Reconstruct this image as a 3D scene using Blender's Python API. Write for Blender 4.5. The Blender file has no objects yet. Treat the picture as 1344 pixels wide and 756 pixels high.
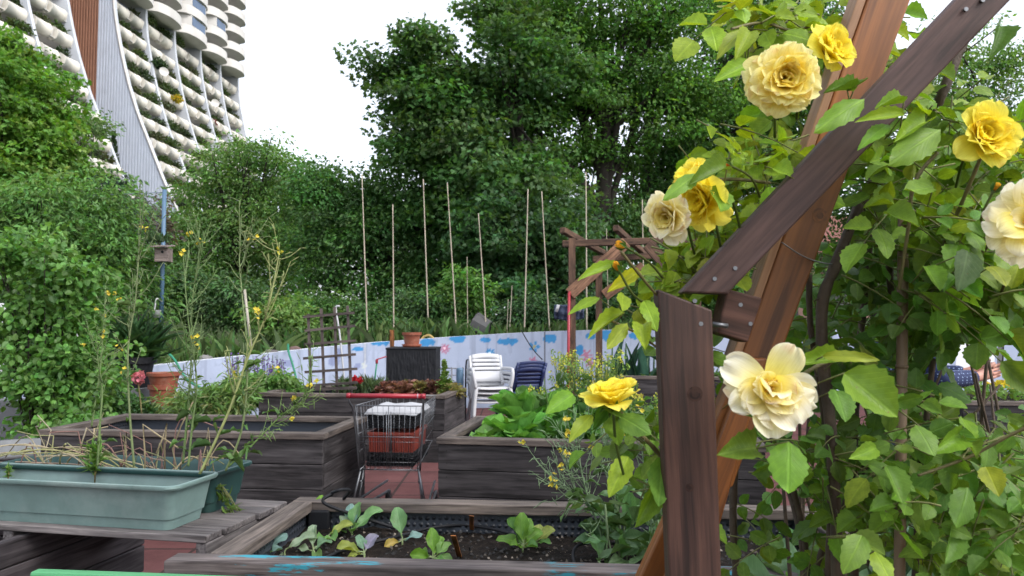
import bpy, math, random
import numpy as np
from mathutils import Vector, noise as mnoise
rng = np.random.default_rng(11)
random.seed(5)
R = math.radians
S = bpy.context.scene
C = S.collection
CAM_Z, FPX = 1.40, 970.0
TILT = math.atan(0.0536)
ct, st = math.cos(TILT), math.sin(TILT)

def ray(px, py):
    u, v = (px-672)/FPX, (378-py)/FPX
    return np.array([u, ct-v*st, st+v*ct])
def at(px, py, Y):
    d = ray(px, py); return np.array([0, 0, CAM_Z]) + d*(Y/d[1])
def gz(px, py, z):
    d = ray(px, py); return np.array([0, 0, CAM_Z]) + d*((z-CAM_Z)/d[2])
def V(*a): return np.array(a, float)
def unit(a):
    a = np.asarray(a, float)
    return a/np.maximum(np.linalg.norm(a, axis=-1, keepdims=True), 1e-9)

# ---------------------------------------------------------------- mesh collector
class MB:
    def __init__(s):
        s.V, s.F, s.M, s.C, s.U, s.S, s.n = [], [], [], [], [], [], 0
    def add(s, v, f, mat=0, col=(1, 1, 1), uv=None, smooth=False):
        v = np.asarray(v, float).reshape(-1, 3); k = len(v)
        s.V.append(v)
        s.C.append(np.broadcast_to(np.asarray(col, float), (k, 3)))
        s.U.append(v*1.0 if uv is None else np.asarray(uv, float).reshape(-1, 3))
        if isinstance(f, np.ndarray): blocks = [f]
        else:
            g = {}
            for q in f: g.setdefault(len(q), []).append(q)
            blocks = [np.array(b, int) for b in g.values()]
        for b in blocks:
            s.F.append(b+s.n); s.M.append(np.full(len(b), mat)); s.S.append(np.full(len(b), smooth))
        s.n += k
        return s
    def board(s, a, b, w, t, up=(0, 0, 1), mat=0, col=(1, 1, 1)):
        """a plank from a to b; t is measured along up, w across"""
        a, b = np.asarray(a, float), np.asarray(b, float)
        d = unit(b-a); u = np.asarray(up, float); sd = unit(np.cross(d, u)); u = np.cross(sd, d)
        L = np.linalg.norm(b-a); o = rng.random(3)*40
        v, uv = [], []
        for y in (0, 1):
            for x, z in ((-1, -1), (1, -1), (1, 1), (-1, 1)):
                v.append(a+d*L*y+sd*w*.5*x+u*t*.5*z); uv.append((o[0]+L*y, o[1]+w*.5*x, o[2]+t*.5*z))
        f = [(3, 2, 1, 0), (4, 5, 6, 7), (0, 1, 5, 4), (1, 2, 6, 5), (2, 3, 7, 6), (3, 0, 4, 7)]
        return s.add(v, f, mat, col, uv)
    def box(s, lo, hi, mat=0, col=(1, 1, 1)):
        lo, hi = np.asarray(lo, float), np.asarray(hi, float); c = (lo+hi)/2
        return s.board(V(lo[0], c[1], c[2]), V(hi[0], c[1], c[2]), hi[1]-lo[1], hi[2]-lo[2], (0, 0, 1), mat, col)
    def prism(s, poly, ext, mat=0, col=(1, 1, 1)):
        p = np.asarray(poly, float); n = len(p); e = np.asarray(ext, float); o = rng.random(3)*40
        f = [tuple(range(n))[::-1], tuple(range(n, 2*n))]+[(i, (i+1) % n, n+(i+1) % n, n+i) for i in range(n)]
        d = unit(p[1]-p[0]); q = np.vstack([p, p+e]); a = unit(np.cross(d, e))
        uv = np.stack([q@d, q@a, q@unit(e)], 1)+o
        return s.add(q, f, mat, col, uv)
    def tube(s, pts, rad, k=6, mat=0, col=(1, 1, 1), cap=True, smooth=True):
        p = np.asarray(pts, float); n = len(p)
        r = np.broadcast_to(np.asarray(rad, float), (n,))
        t = unit(np.gradient(p, axis=0))
        ref = V(0, 0, 1) if abs(t[0][2]) < .9 else V(1, 0, 0)
        x = unit(np.cross(t[0], ref)); v, uv = [], []
        ang = np.arange(k)*2*math.pi/k; ln = 0; o = rng.random()*30
        for i in range(n):
            x = unit(x-t[i]*np.dot(x, t[i])); y = np.cross(t[i], x)
            if i: ln += np.linalg.norm(p[i]-p[i-1])
            v.append(p[i]+r[i]*(np.cos(ang)[:, None]*x+np.sin(ang)[:, None]*y))
            uv.append(np.stack([np.full(k, ln+o), np.cos(ang)*r[i], np.sin(ang)*r[i]], 1))
        i, j = np.meshgrid(np.arange(n-1), np.arange(k), indexing='ij'); i, j = i.ravel(), j.ravel(); j2 = (j+1) % k
        f = np.stack([i*k+j, i*k+j2, (i+1)*k+j2, (i+1)*k+j], 1)
        base = s.n
        s.add(np.vstack(v), f, mat, col, np.vstack(uv), smooth)
        if cap and k > 2:
            s.F.append(np.array([list(range(k))[::-1], list(range((n-1)*k, n*k))])+base)
            s.M.append(np.full(2, mat)); s.S.append(np.full(2, False))
        return s
    def lathe(s, prof, c=(0, 0, 0), k=20, mat=0, col=(1, 1, 1), smooth=True, sx=1, sy=1):
        prof = np.asarray(prof, float); n = len(prof); a = np.arange(k)*2*math.pi/k
        v = np.zeros((n, k, 3)); v[..., 0] = prof[:, :1]*np.cos(a)*sx; v[..., 1] = prof[:, :1]*np.sin(a)*sy; v[..., 2] = prof[:, 1:]
        i, j = np.meshgrid(np.arange(n-1), np.arange(k), indexing='ij'); i, j = i.ravel(), j.ravel(); j2 = (j+1) % k
        return s.add(v.reshape(-1, 3)+np.asarray(c), np.stack([i*k+j, i*k+j2, (i+1)*k+j2, (i+1)*k+j], 1), mat, col, None, smooth)
    def grid(s, P, mat=0, col=(1, 1, 1), uv=None, smooth=True):
        P = np.asarray(P, float); n, m = P.shape[:2]
        i, j = np.meshgrid(np.arange(n-1), np.arange(m-1), indexing='ij'); i, j = i.ravel(), j.ravel()
        c = col if np.ndim(col) < 3 else np.asarray(col).reshape(-1, 3)
        return s.add(P.reshape(-1, 3), np.stack([i*m+j, (i+1)*m+j, (i+1)*m+j+1, i*m+j+1], 1), mat, c, uv, smooth)
    def scatter(s, T, pos, d, n, L, W, col, mat=0, smooth=False):
        """many copies of one leaf template T laid along d with face normal n"""
        tv, tf = T
        pos = np.asarray(pos, float); N = len(pos); d = unit(np.broadcast_to(d, (N, 3)))
        n = np.broadcast_to(n, (N, 3)); sd = np.cross(d, n)
        bad = np.linalg.norm(sd, axis=1) < 1e-4; sd[bad] = np.cross(d[bad], V(.3, .8, .5)); sd = unit(sd); n = np.cross(sd, d)
        L = np.broadcast_to(L, (N,))[:, None, None]; W = np.broadcast_to(W, (N,))[:, None, None]
        v = pos[:, None]+tv[None, :, :1]*W*sd[:, None]+tv[None, :, 1:2]*L*d[:, None]+tv[None, :, 2:3]*L*n[:, None]
        k = len(tv); c = np.repeat(np.broadcast_to(col, (N, 3)), k, 0)
        uv = np.concatenate([np.broadcast_to(tv[None, :, :2], (N, k, 2)), np.broadcast_to(rng.random((N, 1, 1)), (N, k, 1))], 2)
        off = (np.arange(N)*k)[:, None, None]
        fs = [(tfb[None]+off).reshape(-1, tfb.shape[1]) for tfb in tf]
        base = s.n
        s.add(v.reshape(-1, 3), fs[0], mat, c, uv.reshape(-1, 3), smooth)
        for f in fs[1:]:
            s.F.append(f+base); s.M.append(np.full(len(f), mat)); s.S.append(np.full(len(f), smooth))
        return s

def woff(o):
    v = V(0, 0, 0)
    while o is not None: v = v+np.array(o.location); o = o.parent
    return v
def obj(name, mb, mats, parent=None, local=False):
    vs = np.vstack(mb.V)
    if parent is not None: off = V(0, 0, 0) if local else woff(parent)
    elif local: off = V(0, 0, 0)
    else:
        off = (vs.min(0)+vs.max(0))/2; off[2] = vs[:, 2].min()
    me = bpy.data.meshes.new(name)
    me.vertices.add(len(vs)); me.vertices.foreach_set('co', (vs-off).astype(np.float32).ravel())
    sizes = np.concatenate([np.full(len(f), f.shape[1]) for f in mb.F])
    loops = np.concatenate([f.ravel() for f in mb.F])
    me.loops.add(len(loops)); me.loops.foreach_set('vertex_index', loops.astype(np.int32))
    me.polygons.add(len(sizes))
    me.polygons.foreach_set('loop_start', np.concatenate([[0], np.cumsum(sizes)[:-1]]).astype(np.int32))
    me.polygons.foreach_set('loop_total', sizes.astype(np.int32))
    me.polygons.foreach_set('material_index', np.concatenate(mb.M).astype(np.int32))
    me.polygons.foreach_set('use_smooth', np.concatenate(mb.S).astype(bool))
    a = me.attributes.new('Col', 'FLOAT_COLOR', 'POINT')
    cc = np.ones((len(vs), 4), np.float32); cc[:, :3] = np.vstack(mb.C); a.data.foreach_set('color', cc.ravel())
    a = me.attributes.new('uvw', 'FLOAT_VECTOR', 'POINT'); a.data.foreach_set('vector', np.vstack(mb.U).astype(np.float32).ravel())
    me.update(calc_edges=True); me.validate()
    for m in (mats if isinstance(mats, (list, tuple)) else [mats]): me.materials.append(m)
    o = bpy.data.objects.new(name, me); C.objects.link(o)
    if parent is not None: o.parent = parent
    elif not local: o.location = off
    return o
def tag(o, label=None, cat=None, group=None, kind=None):
    for k, v in (('label', label), ('category', cat), ('group', group), ('kind', kind)):
        if v: o[k] = v
    return o
def thing(name, label, cat, loc=(0, 0, 0), rotz=0, group=None):
    o = bpy.data.objects.new(name, None); C.objects.link(o); o.empty_display_size = .1
    o.location = loc; o.rotation_euler = (0, 0, rotz)
    return tag(o, label, cat, group)
def copy_tree(o, parent=None):
    c = o.copy(); C.objects.link(c); c.parent = parent
    for ch in list(o.children): copy_tree(ch, c)
    return c
def bevel(o, w=.003, seg=1):
    m = o.modifiers.new('bevel', 'BEVEL'); m.width = w; m.segments = seg; m.limit_method = 'ANGLE'; m.angle_limit = R(50)
    return o

# ---------------------------------------------------------------- materials
class NT:
    def __init__(s, name):
        s.m = bpy.data.materials.new(name); s.m.use_nodes = True
        s.t = s.m.node_tree; s.N = s.t.nodes; s.N.clear()
        s.out = s.n('ShaderNodeOutputMaterial')
    def n(s, typ, **k):
        x = s.N.new(typ)
        for a, b in k.items(): setattr(x, a, b)
        return x
    def l(s, a, b): s.t.links.new(a, b)
    def attr(s, nm): return s.n('ShaderNodeAttribute', attribute_name=nm)
    def mapped(s, src, scale):
        m = s.n('ShaderNodeMapping'); m.inputs['Scale'].default_value = scale; s.l(src, m.inputs['Vector']); return m.outputs['Vector']
    def noise(s, vec, scale, detail=4, rough=.55):
        x = s.n('ShaderNodeTexNoise'); x.inputs['Scale'].default_value = scale; x.inputs['Detail'].default_value = detail
        x.inputs['Roughness'].default_value = rough
        if vec is not None: s.l(vec, x.inputs['Vector'])
        return x.outputs['Fac']
    def ramp(s, fac, stops):
        x = s.n('ShaderNodeValToRGB'); e = x.color_ramp.elements
        while len(e) < len(stops): e.new(.5)
        for q, (p, c) in zip(e, stops): q.position = p; q.color = (*c, 1) if len(c) == 3 else c
        s.l(fac, x.inputs['Fac']); return x.outputs['Color']
    def mix(s, a, b, fac, mode='MIX'):
        x = s.n('ShaderNodeMix', data_type='RGBA', blend_type=mode)
        for i, v in ((6, a), (7, b), (0, fac)):
            if hasattr(v, 'links') or hasattr(v, 'is_linked'): s.l(v, x.inputs[i])
            elif i == 0: x.inputs[0].default_value = v
            else: x.inputs[i].default_value = (*v, 1)
        return x.outputs[2]
    def math(s, op, a, b=0.):
        x = s.n('ShaderNodeMath', operation=op)
        for i, v in ((0, a), (1, b)):
            if hasattr(v, 'is_linked'): s.l(v, x.inputs[i])
            else: x.inputs[i].default_value = v
        return x.outputs[0]
    def bump(s, h, strength, dist=.01):
        x = s.n('ShaderNodeBump'); x.inputs['Strength'].default_value = strength; x.inputs['Distance'].default_value = dist
        s.l(h, x.inputs['Height']); return x.outputs['Normal']
    def bsdf(s, col, rough=.6, metal=0., normal=None, spec=.5):
        p = s.n('ShaderNodeBsdfPrincipled')
        for k, v in (('Base Color', col), ('Roughness', rough), ('Metallic', metal), ('Specular IOR Level', spec)):
            if hasattr(v, 'is_linked'): s.l(v, p.inputs[k])
            else: p.inputs[k].default_value = (*v, 1) if k == 'Base Color' else v
        if normal is not None: s.l(normal, p.inputs['Normal'])
        return p.outputs['BSDF']
    def done(s, sh): s.l(sh, s.out.inputs['Surface']); return s.m

def wood(name, dark, light, rough=.75, grain=1., streak=None, knots=True, paint=None, spec=.3):
    dark, light = tuple(np.array(dark)*.8), tuple(np.array(light)*.8); streak = tuple(np.array(streak)*.8) if streak else None
    t = NT(name); a = t.attr('uvw').outputs['Vector']
    warp = t.noise(t.mapped(a, (1.2, 5, 5)), 1.5, 2)
    w = t.n('ShaderNodeVectorMath', operation='MULTIPLY_ADD')
    cmb = t.n('ShaderNodeCombineXYZ'); t.l(warp, cmb.inputs[1]); t.l(warp, cmb.inputs[2])
    t.l(cmb.outputs[0], w.inputs[0]); w.inputs[1].default_value = (0, .03, .03); t.l(a, w.inputs[2])
    fine = t.noise(t.mapped(w.outputs[0], (4.5*grain, 95*grain, 95*grain)), 1, 5, .6)
    broad = t.noise(t.mapped(w.outputs[0], (1.1, 16, 16)), 1, 3, .55)
    blot = t.noise(t.mapped(a, (2.5, 4, 4)), 1, 4, .6)
    f = t.math('ADD', t.math('MULTIPLY', fine, .6), t.math('MULTIPLY', broad, .4))
    col = t.ramp(f, [(.35, dark), (.5, tuple((np.array(dark)+light)/2)), (.63, light)])
    col = t.mix(col, t.ramp(blot, [(.35, (.5, .5, .52)), (.65, (1.2, 1.18, 1.15))]), .85, 'MULTIPLY')
    crack = t.noise(t.mapped(w.outputs[0], (2.6*grain, 60*grain, 60*grain)), 1, 3, .5)
    col = t.mix(col, t.ramp(crack, [(.36, (.35, .33, .33)), (.43, (1, 1, 1))]), .8, 'MULTIPLY')
    if streak: col = t.mix(col, streak, t.ramp(t.noise(t.mapped(a, (.9, 9, 9)), 2, 4), [(.5, (0, 0, 0)), (.72, (.8, .8, .8))]))
    if knots:
        vo = t.n('ShaderNodeTexVoronoi'); vo.inputs['Scale'].default_value = 1
        t.l(t.mapped(a, (3.2, 9, 9)), vo.inputs['Vector'])
        k = t.ramp(vo.outputs['Distance'], [(.05, (1, 1, 1)), (.17, (0, 0, 0))])
        col = t.mix(col, tuple(np.array(dark)*.35), t.math('MULTIPLY', k, .85))
    col = t.mix(col, t.attr('Col').outputs['Color'], 1., 'MULTIPLY')
    if paint:
        pm = t.ramp(t.noise(t.mapped(a, (4, 22, 22)), 1, 6, .7), [(.54, (0, 0, 0)), (.58, (.9, .9, .9))])
        sep = t.n('ShaderNodeSeparateXYZ'); t.l(a, sep.inputs[0])
        pm2 = t.ramp(t.noise(t.mapped(a, (1.6, .1, .1)), 1, 1), [(.5, (0, 0, 0)), (.54, (1, 1, 1))])
        pm = t.math('MULTIPLY', pm, pm2)
        col = t.mix(col, paint, pm)
    return t.done(t.bsdf(col, rough, 0, t.bump(f, .35, .004), spec))

def plain(name, col, rough=.5, metal=0., var=.12, nscale=6, bump=0., bscale=60, spec=.5, dirt=None):
    t = NT(name); a = t.attr('uvw').outputs['Vector']
    n = t.noise(a, nscale, 5, .6)
    col = tuple(np.array(col)*(.74 if min(col) < .9 else 1)); dirt = tuple(np.array(dirt)*.74) if dirt else None
    c = t.mix(col, t.attr('Col').outputs['Color'], 1., 'MULTIPLY')
    c = t.mix(c, t.ramp(n, [(.3, (1-var,)*3), (.7, (1+var,)*3)]), 1., 'MULTIPLY')
    if dirt: c = t.mix(c, dirt, t.ramp(t.noise(a, nscale*.6, 6, .7), [(.5, (0, 0, 0)), (.75, (.75, .75, .75))]))
    nm = t.bump(t.noise(a, bscale, 4, .6), bump, .01) if bump else None
    return t.done(t.bsdf(c, rough, metal, nm, spec))

def leafm(name, transl=.35, rough=.5, veins=0., spec=.35, tint=(1.25, 1.2, .45), serr=False):
    t = NT(name); c = t.attr('Col').outputs['Color']; a = t.attr('uvw').outputs['Vector']
    nm = None
    if veins:
        sp = t.n('ShaderNodeSeparateXYZ'); t.l(a, sp.inputs[0])
        ax = t.math('ABSOLUTE', sp.outputs[0])
        ph = t.math('SUBTRACT', t.math('MULTIPLY', sp.outputs[1], 9.), t.math('MULTIPLY', ax, 7.))
        fr = t.math('ABSOLUTE', t.math('SUBTRACT', t.math('FRACT', ph), .5))
        rib = t.ramp(fr, [(.0, (1, 1, 1)), (.10, (0, 0, 0))])
        mid = t.ramp(ax, [(.015, (1, 1, 1)), (.05, (0, 0, 0))])
        vein = t.math('MAXIMUM', t.math('MULTIPLY', rib, .55), mid)
        c = t.mix(c, t.mix(c, (1.5, 1.45, 1.5), 1., 'MULTIPLY'), t.math('MULTIPLY', vein, veins))
        c = t.mix(c, t.ramp(t.noise(t.mapped(a, (3, 3, 60)), 1.5, 3), [(.35, (.82, .86, .8)), (.65, (1.12, 1.1, 1.1))]), 1., 'MULTIPLY')
        c = t.mix(c, (.16, .09, .03), t.math('MULTIPLY', t.ramp(t.noise(t.mapped(a, (5, 7, 90)), 1.7, 3), [(.70, (0, 0, 0)), (.74, (1, 1, 1))]), .7))
        nm = t.bump(t.math('SUBTRACT', 1., vein), .3, .005)
    p = t.bsdf(c, rough, 0, nm, spec)
    tr = t.n('ShaderNodeBsdfTranslucent'); t.l(t.mix(c, tint, 1., 'MULTIPLY'), tr.inputs['Color'])
    mx = t.n('ShaderNodeMixShader'); mx.inputs[0].default_value = transl
    t.l(p, mx.inputs[1]); t.l(tr.outputs[0], mx.inputs[2])
    return t.done(mx.outputs[0])

M = {}
M['bed'] = wood('weathered_dark_planks', (.013, .012, .013), (.068, .062, .065), .8, grain=.75, streak=(.10, .092, .095))
M['rim'] = wood('weathered_rim', (.060, .050, .045), (.21, .175, .155), .8)
M['rimpaint'] = wood('painted_rim', (.075, .062, .06), (.25, .215, .21), .8, paint=(.03, .26, .34))
M['bench'] = wood('grey_bench_boards', (.075, .068, .070), (.235, .215, .215), .8)
M['stain'] = wood('dark_stained_post', (.030, .012, .009), (.110, .052, .037), .62, grain=1.0, spec=.4)
M['stain2'] = wood('purple_stained_brace', (.046, .023, .020), (.155, .086, .074), .6, grain=1.1, streak=(.15, .09, .09), knots=False, spec=.4)
M['orange'] = wood('orange_glazed_beam', (.14, .045, .010), (.40, .145, .030), .5, grain=.6, spec=.4)
M['orangeedge'] = wood('pale_edge', (.26, .13, .065), (.45, .27, .16), .55, grain=.7, knots=False)
M['block'] = wood('end_grain_block', (.04, .018, .012), (.13, .062, .045), .7, grain=.8)
M['pergola'] = wood('pergola_timber', (.055, .030, .019), (.20, .115, .075), .7)
M['stake'] = wood('orange_stake', (.2, .07, .02), (.42, .18, .06), .6)
M['birdbox'] = wood('grey_birdbox', (.13, .10, .09), (.36, .30, .28), .8)
M['trellis'] = wood('trellis_slats', (.05, .04, .038), (.17, .14, .13), .8)
M['bamboo'] = plain('bamboo', (.46, .42, .34), .55, var=.25, nscale=3)
M['cane'] = plain('rose_cane', (.075, .05, .03), .7, var=.4, nscale=25, bump=.3)
M['twig'] = plain('young_twig', (.16, .14, .05), .6, var=.3, nscale=30)
M['bark'] = plain('bark', (.035, .028, .022), .9, var=.4, nscale=8, bump=.5, bscale=20)
M['straw'] = plain('straw', (1, 1, 1), .7, var=.3, nscale=14)
M['steel'] = plain('galvanised_wire', (.22, .23, .25), .42, .8, var=.15, nscale=30)
M['red'] = plain('red_plastic_handle', (.36, .018, .035), .35, var=.1)
M['terracotta'] = plain('terracotta', (.31, .085, .045), .75, var=.22, nscale=9, bump=.1, dirt=(.42, .26, .19))
M['redbox'] = plain('red_brown_plastic', (.27, .045, .028), .5, var=.12)
M['white'] = plain('white_plastic', (.62, .63, .66), .4, var=.06)
M['cloth'] = plain('white_sheet', (.48, .49, .52), .8, var=.08, bump=.2)
M['navy'] = plain('navy_plastic', (.030, .048, .15), .45, var=.15)
M['black'] = plain('black_plastic', (.013, .014, .018), .6, var=.3, nscale=14, spec=.25)
M['grey'] = plain('grey_concrete', (.19, .20, .21), .85, var=.2, nscale=5, bump=.2)
M['bluepole'] = plain('blue_grey_pole', (.10, .19, .30), .5, var=.12)
M['green'] = plain('green_paint', (.085, .36, .15), .45, var=.08, dirt=(.11, .33, .16))
M['hose'] = plain('green_hose', (.015, .24, .13), .45)
M['trough'] = plain('pale_green_trough', (.19, .29, .275), .5, var=.18, nscale=7, dirt=(.32, .40, .38))
M['troughdark'] = plain('dark_green_trough', (.022, .072, .068), .45, var=.14, nscale=7, dirt=(.05, .11, .10))
M['concrete'] = plain('white_tower_concrete', (.76, .74, .71), .85, var=.10, nscale=.5)
M['fin'] = plain('ribbed_white_cladding', (.60, .66, .77), .7, var=.06, nscale=.6)
M['brown'] = plain('brown_ribbed_cladding', (.33, .16, .10), .7, var=.12, nscale=.5)
M['eternit'] = plain('cream_trough', (.89, .85, .76), .8, var=.08, nscale=1, dirt=(.5, .47, .42))
M['glassdark'] = plain('dark_window', (.03, .035, .045), .12, var=.1, spec=.8)
M['glassblue'] = plain('blue_window', (.05, .11, .22), .08, var=.1, spec=1.)
M['skin'] = plain('skin', (.52, .27, .20), .5, var=.08, nscale=20)
M['phone'] = plain('phone', (.02, .02, .022), .2)
M['hair'] = plain('brown_hair', (.05, .03, .018), .6, var=.4, nscale=60)
M['pink'] = plain('pale_pink_render', (.60, .36, .32), .85, var=.08)
M['roof'] = plain('roof_tiles', (.22, .08, .06), .8, var=.2, nscale=3)
M['yellow'] = plain('yellow_hose', (.55, .38, .12), .5)
M['wallpaint'] = plain('mural_plaster', (1, 1, 1), .85, var=.05, nscale=3, bump=.25, bscale=35, dirt=None)
M['leaf'] = leafm('tree_leaf', .45, .5)
M['shrub'] = leafm('shrub_leaf', .42, .45)
M['roseleaf'] = leafm('rose_leaf', .36, .42, veins=.6, spec=.25, tint=(1.45, 1.3, .4))
M['crop'] = leafm('crop_leaf', .35, .45, veins=.55, tint=(1.3, 1.2, .5))
def petalm():
    t = NT('petal'); c = t.attr('Col').outputs['Color']; a = t.attr('uvw').outputs['Vector']
    st_ = t.noise(t.mapped(a, (26, 1.6, 1)), 1, 3); bl_ = t.noise(t.mapped(a, (2, 2, 1)), 1.3, 3)
    c = t.mix(c, t.ramp(st_, [(.35, (.93, .91, .84)), (.65, (1.03, 1.03, 1.06))]), 1., 'MULTIPLY'); c = t.mix(c, t.ramp(bl_, [(.35, (.95, .93, .86)), (.65, (1.02, 1.03, 1.08))]), 1., 'MULTIPLY')
    p = t.bsdf(c, .6, 0, t.bump(st_, .22, .003), .15); tr = t.n('ShaderNodeBsdfTranslucent'); t.l(t.mix(c, (1.06, 1., .8), 1., 'MULTIPLY'), tr.inputs['Color'])
    mx = t.n('ShaderNodeMixShader'); mx.inputs[0].default_value = .45; t.l(p, mx.inputs[1]); t.l(tr.outputs[0], mx.inputs[2]); return t.done(mx.outputs[0])
M['petal'] = petalm()
M['flower'] = leafm('small_flower', .3, .6, tint=(1, 1, .6), spec=.2)
def bare(name, col, rough):
    t = NT(name); c = t.mix(col, t.ramp(t.noise(t.n('ShaderNodeTexCoord').outputs['Object'], 22, 4), [(.3, (.86, .84, .84)), (.7, (1.12, 1.1, 1.1))]), 1., 'MULTIPLY')
    return t.done(t.bsdf(c, rough))
M['skin'] = bare('skin', (.46, .24, .18), .5); M['denim'] = bare('denim', (.04, .055, .10), .85); M['shoe'] = bare('shoe', (.02, .02, .022), .5)
def dotted():
    t = NT('navy_dotted_knit'); a = t.attr('uvw').outputs['Vector']
    vo = t.n('ShaderNodeTexVoronoi'); vo.inputs['Scale'].default_value = 62; vo.inputs['Randomness'].default_value = .25
    tc = t.n('ShaderNodeTexCoord'); t.l(tc.outputs['Object'], vo.inputs['Vector'])
    c = t.ramp(vo.outputs['Distance'], [(.20, (.20, .27, .42)), (.30, (.012, .022, .075))])
    return t.done(t.bsdf(c, .85))
M['knit'] = dotted()
M['jeans'] = plain('jeans', (.05, .07, .13), .85, var=.2, nscale=40)
def soilm():
    t = NT('potting_soil'); g = t.n('ShaderNodeTexCoord').outputs['Object']
    n = t.noise(g, 28, 8, .7); sp = t.n('ShaderNodeTexVoronoi'); sp.inputs['Scale'].default_value = 70; t.l(g, sp.inputs['Vector'])
    c = t.ramp(n, [(.3, (.003, .0025, .002)), (.5, (.013, .0095, .0075)), (.7, (.034, .025, .019))])
    fl = t.ramp(sp.outputs['Distance'], [(.1, (1, 1, 1)), (.16, (0, 0, 0))])
    ms = t.ramp(t.noise(g, 23, 2), [(.56, (0, 0, 0)), (.6, (1, 1, 1))])
    c = t.mix(c, (.30, .24, .18), t.math('MULTIPLY', fl, ms))
    return t.done(t.bsdf(c, .95, 0, t.bump(n, .9, .03), .2))
M['soil'] = soilm()
def paving():
    t = NT('red_paving'); g = t.n('ShaderNodeTexCoord').outputs['Object']
    b = t.n('ShaderNodeTexBrick'); t.l(g, b.inputs['Vector']); b.offset = 0
    for k, v in (('Scale', 1.), ('Mortar Size', .012), ('Brick Width', .5), ('Row Height', .5)): b.inputs[k].default_value = v
    b.inputs['Color1'].default_value = (.11, .048, .047, 1); b.inputs['Color2'].default_value = (.092, .042, .042, 1); b.inputs['Mortar'].default_value = (.04, .028, .026, 1)
    c = t.mix(b.outputs['Color'], t.ramp(t.noise(g, 3, 7, .65), [(.3, (.7, .7, .7)), (.7, (1.2, 1.2, 1.2))]), 1., 'MULTIPLY')
    return t.done(t.bsdf(c, .95, 0, t.bump(t.noise(g, 60, 4), .2), .08))
M['paving'] = paving()
def grassground():
    t = NT('hill_soil_and_grass'); g = t.n('ShaderNodeTexCoord').outputs['Object']
    c = t.ramp(t.noise(g, 1.3, 8, .7), [(.35, (.025, .03, .012)), (.55, (.035, .06, .015)), (.7, (.06, .09, .025))])
    return t.done(t.bsdf(c, .95, 0, t.bump(t.noise(g, 9, 5), .8, .1), .2))
M['hill'] = grassground()
def liner():
    t = NT('dimpled_liner'); a = t.attr('uvw').outputs['Vector']
    vo = t.n('ShaderNodeTexVoronoi'); vo.inputs['Scale'].default_value = 38; vo.inputs['Randomness'].default_value = .1; t.l(a, vo.inputs['Vector'])
    h = t.ramp(vo.outputs['Distance'], [(.2, (0, 0, 0)), (.42, (1, 1, 1))])
    c = t.mix((.008, .009, .012), (.035, .042, .055), h)
    return t.done(t.bsdf(c, .45, 0, t.bump(h, .8, .01)))
M['liner'] = liner()
def netm():
    t = NT('chain_link'); return t.done(t.bsdf((.2, .25, .3), .5, .6))
M['net'] = netm()

# ---------------------------------------------------------------- leaf templates (x across, y along, z lift)
def tmpl(rows, cols, outline, fold=.15, droop=.1, serr=0., wave=0., ph=0.):
    v = []
    for i in range(rows+1):
        y = i/rows; w = outline(y)
        if serr and 0 < i < rows: w *= 1+serr*(1 if i % 2 else -1)
        for j in range(cols+1):
            x = (j/cols-.5)*2
            v.append((x*w*.5, y, fold*abs(x)*w-droop*y*y+wave*math.sin(y*9+ph+(2 if x > 0 else 0))*abs(x)**1.5))
    f = np.array([(i*(cols+1)+j, i*(cols+1)+j+1, (i+1)*(cols+1)+j+1, (i+1)*(cols+1)+j) for i in range(rows) for j in range(cols)])
    return np.array(v), [f]
oval = lambda y: max(.02, (math.sin(math.pi*min(1, y**.80)))**.75)
T_KITE = (np.array([(0, 0, 0), (-.5, .42, .10), (0, 1, -.08), (.5, .42, .10)]), [np.array([(0, 2, 1), (0, 3, 2)])])
def _maple():
    o = [(0, 0), (.26, .08), (.58, .10), (.40, .34), (.62, .62), (.24, .60), (0, 1.05), (-.24, .60), (-.62, .62), (-.40, .34), (-.58, .10), (-.26, .08)]
    v = [(0, .42, 0)]+[(x, y, -.12*(x*x+(y-.4)**2)*2) for x, y in o]
    return np.array(v), [np.array([(0, i+1, (i+1) % 12+1) for i in range(12)])]
T_MAPLE = _maple()
T_LEAF = tmpl(4, 2, oval, .14, .12)
T_ROSE = [tmpl(12, 4, oval, f, d, .07, w, p) for f, d, w, p in ((.14, .12, .015, 0), (.05, .30, .03, 1), (.26, .06, .02, 2), (-.05, .18, .03, 3), (.34, .22, .05, 4), (.10, -.16, .04, 5))]
T_CROP = [tmpl(8, 4, lambda y: max(.06, .12+.9*math.sin(math.pi*max(0, y-.18)/.82*.97)**.8 if y > .18 else .10), f, d, .05, w, p) for f, d, w, p in ((.15, .25, .10, 0), (.05, .5, .13, 2), (.3, .1, .11, 4))]
T_BLADE = [tmpl(5, 2, lambda y: max(.03, (1-y**2.2)*min(1, .55+y*2)), .25, d) for d in (.1, .35, .7)]
T_PET = tmpl(3, 2, lambda y: .25+.85*math.sin(math.pi*min(1, .15+y*.75)), .1, -.15)

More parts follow.
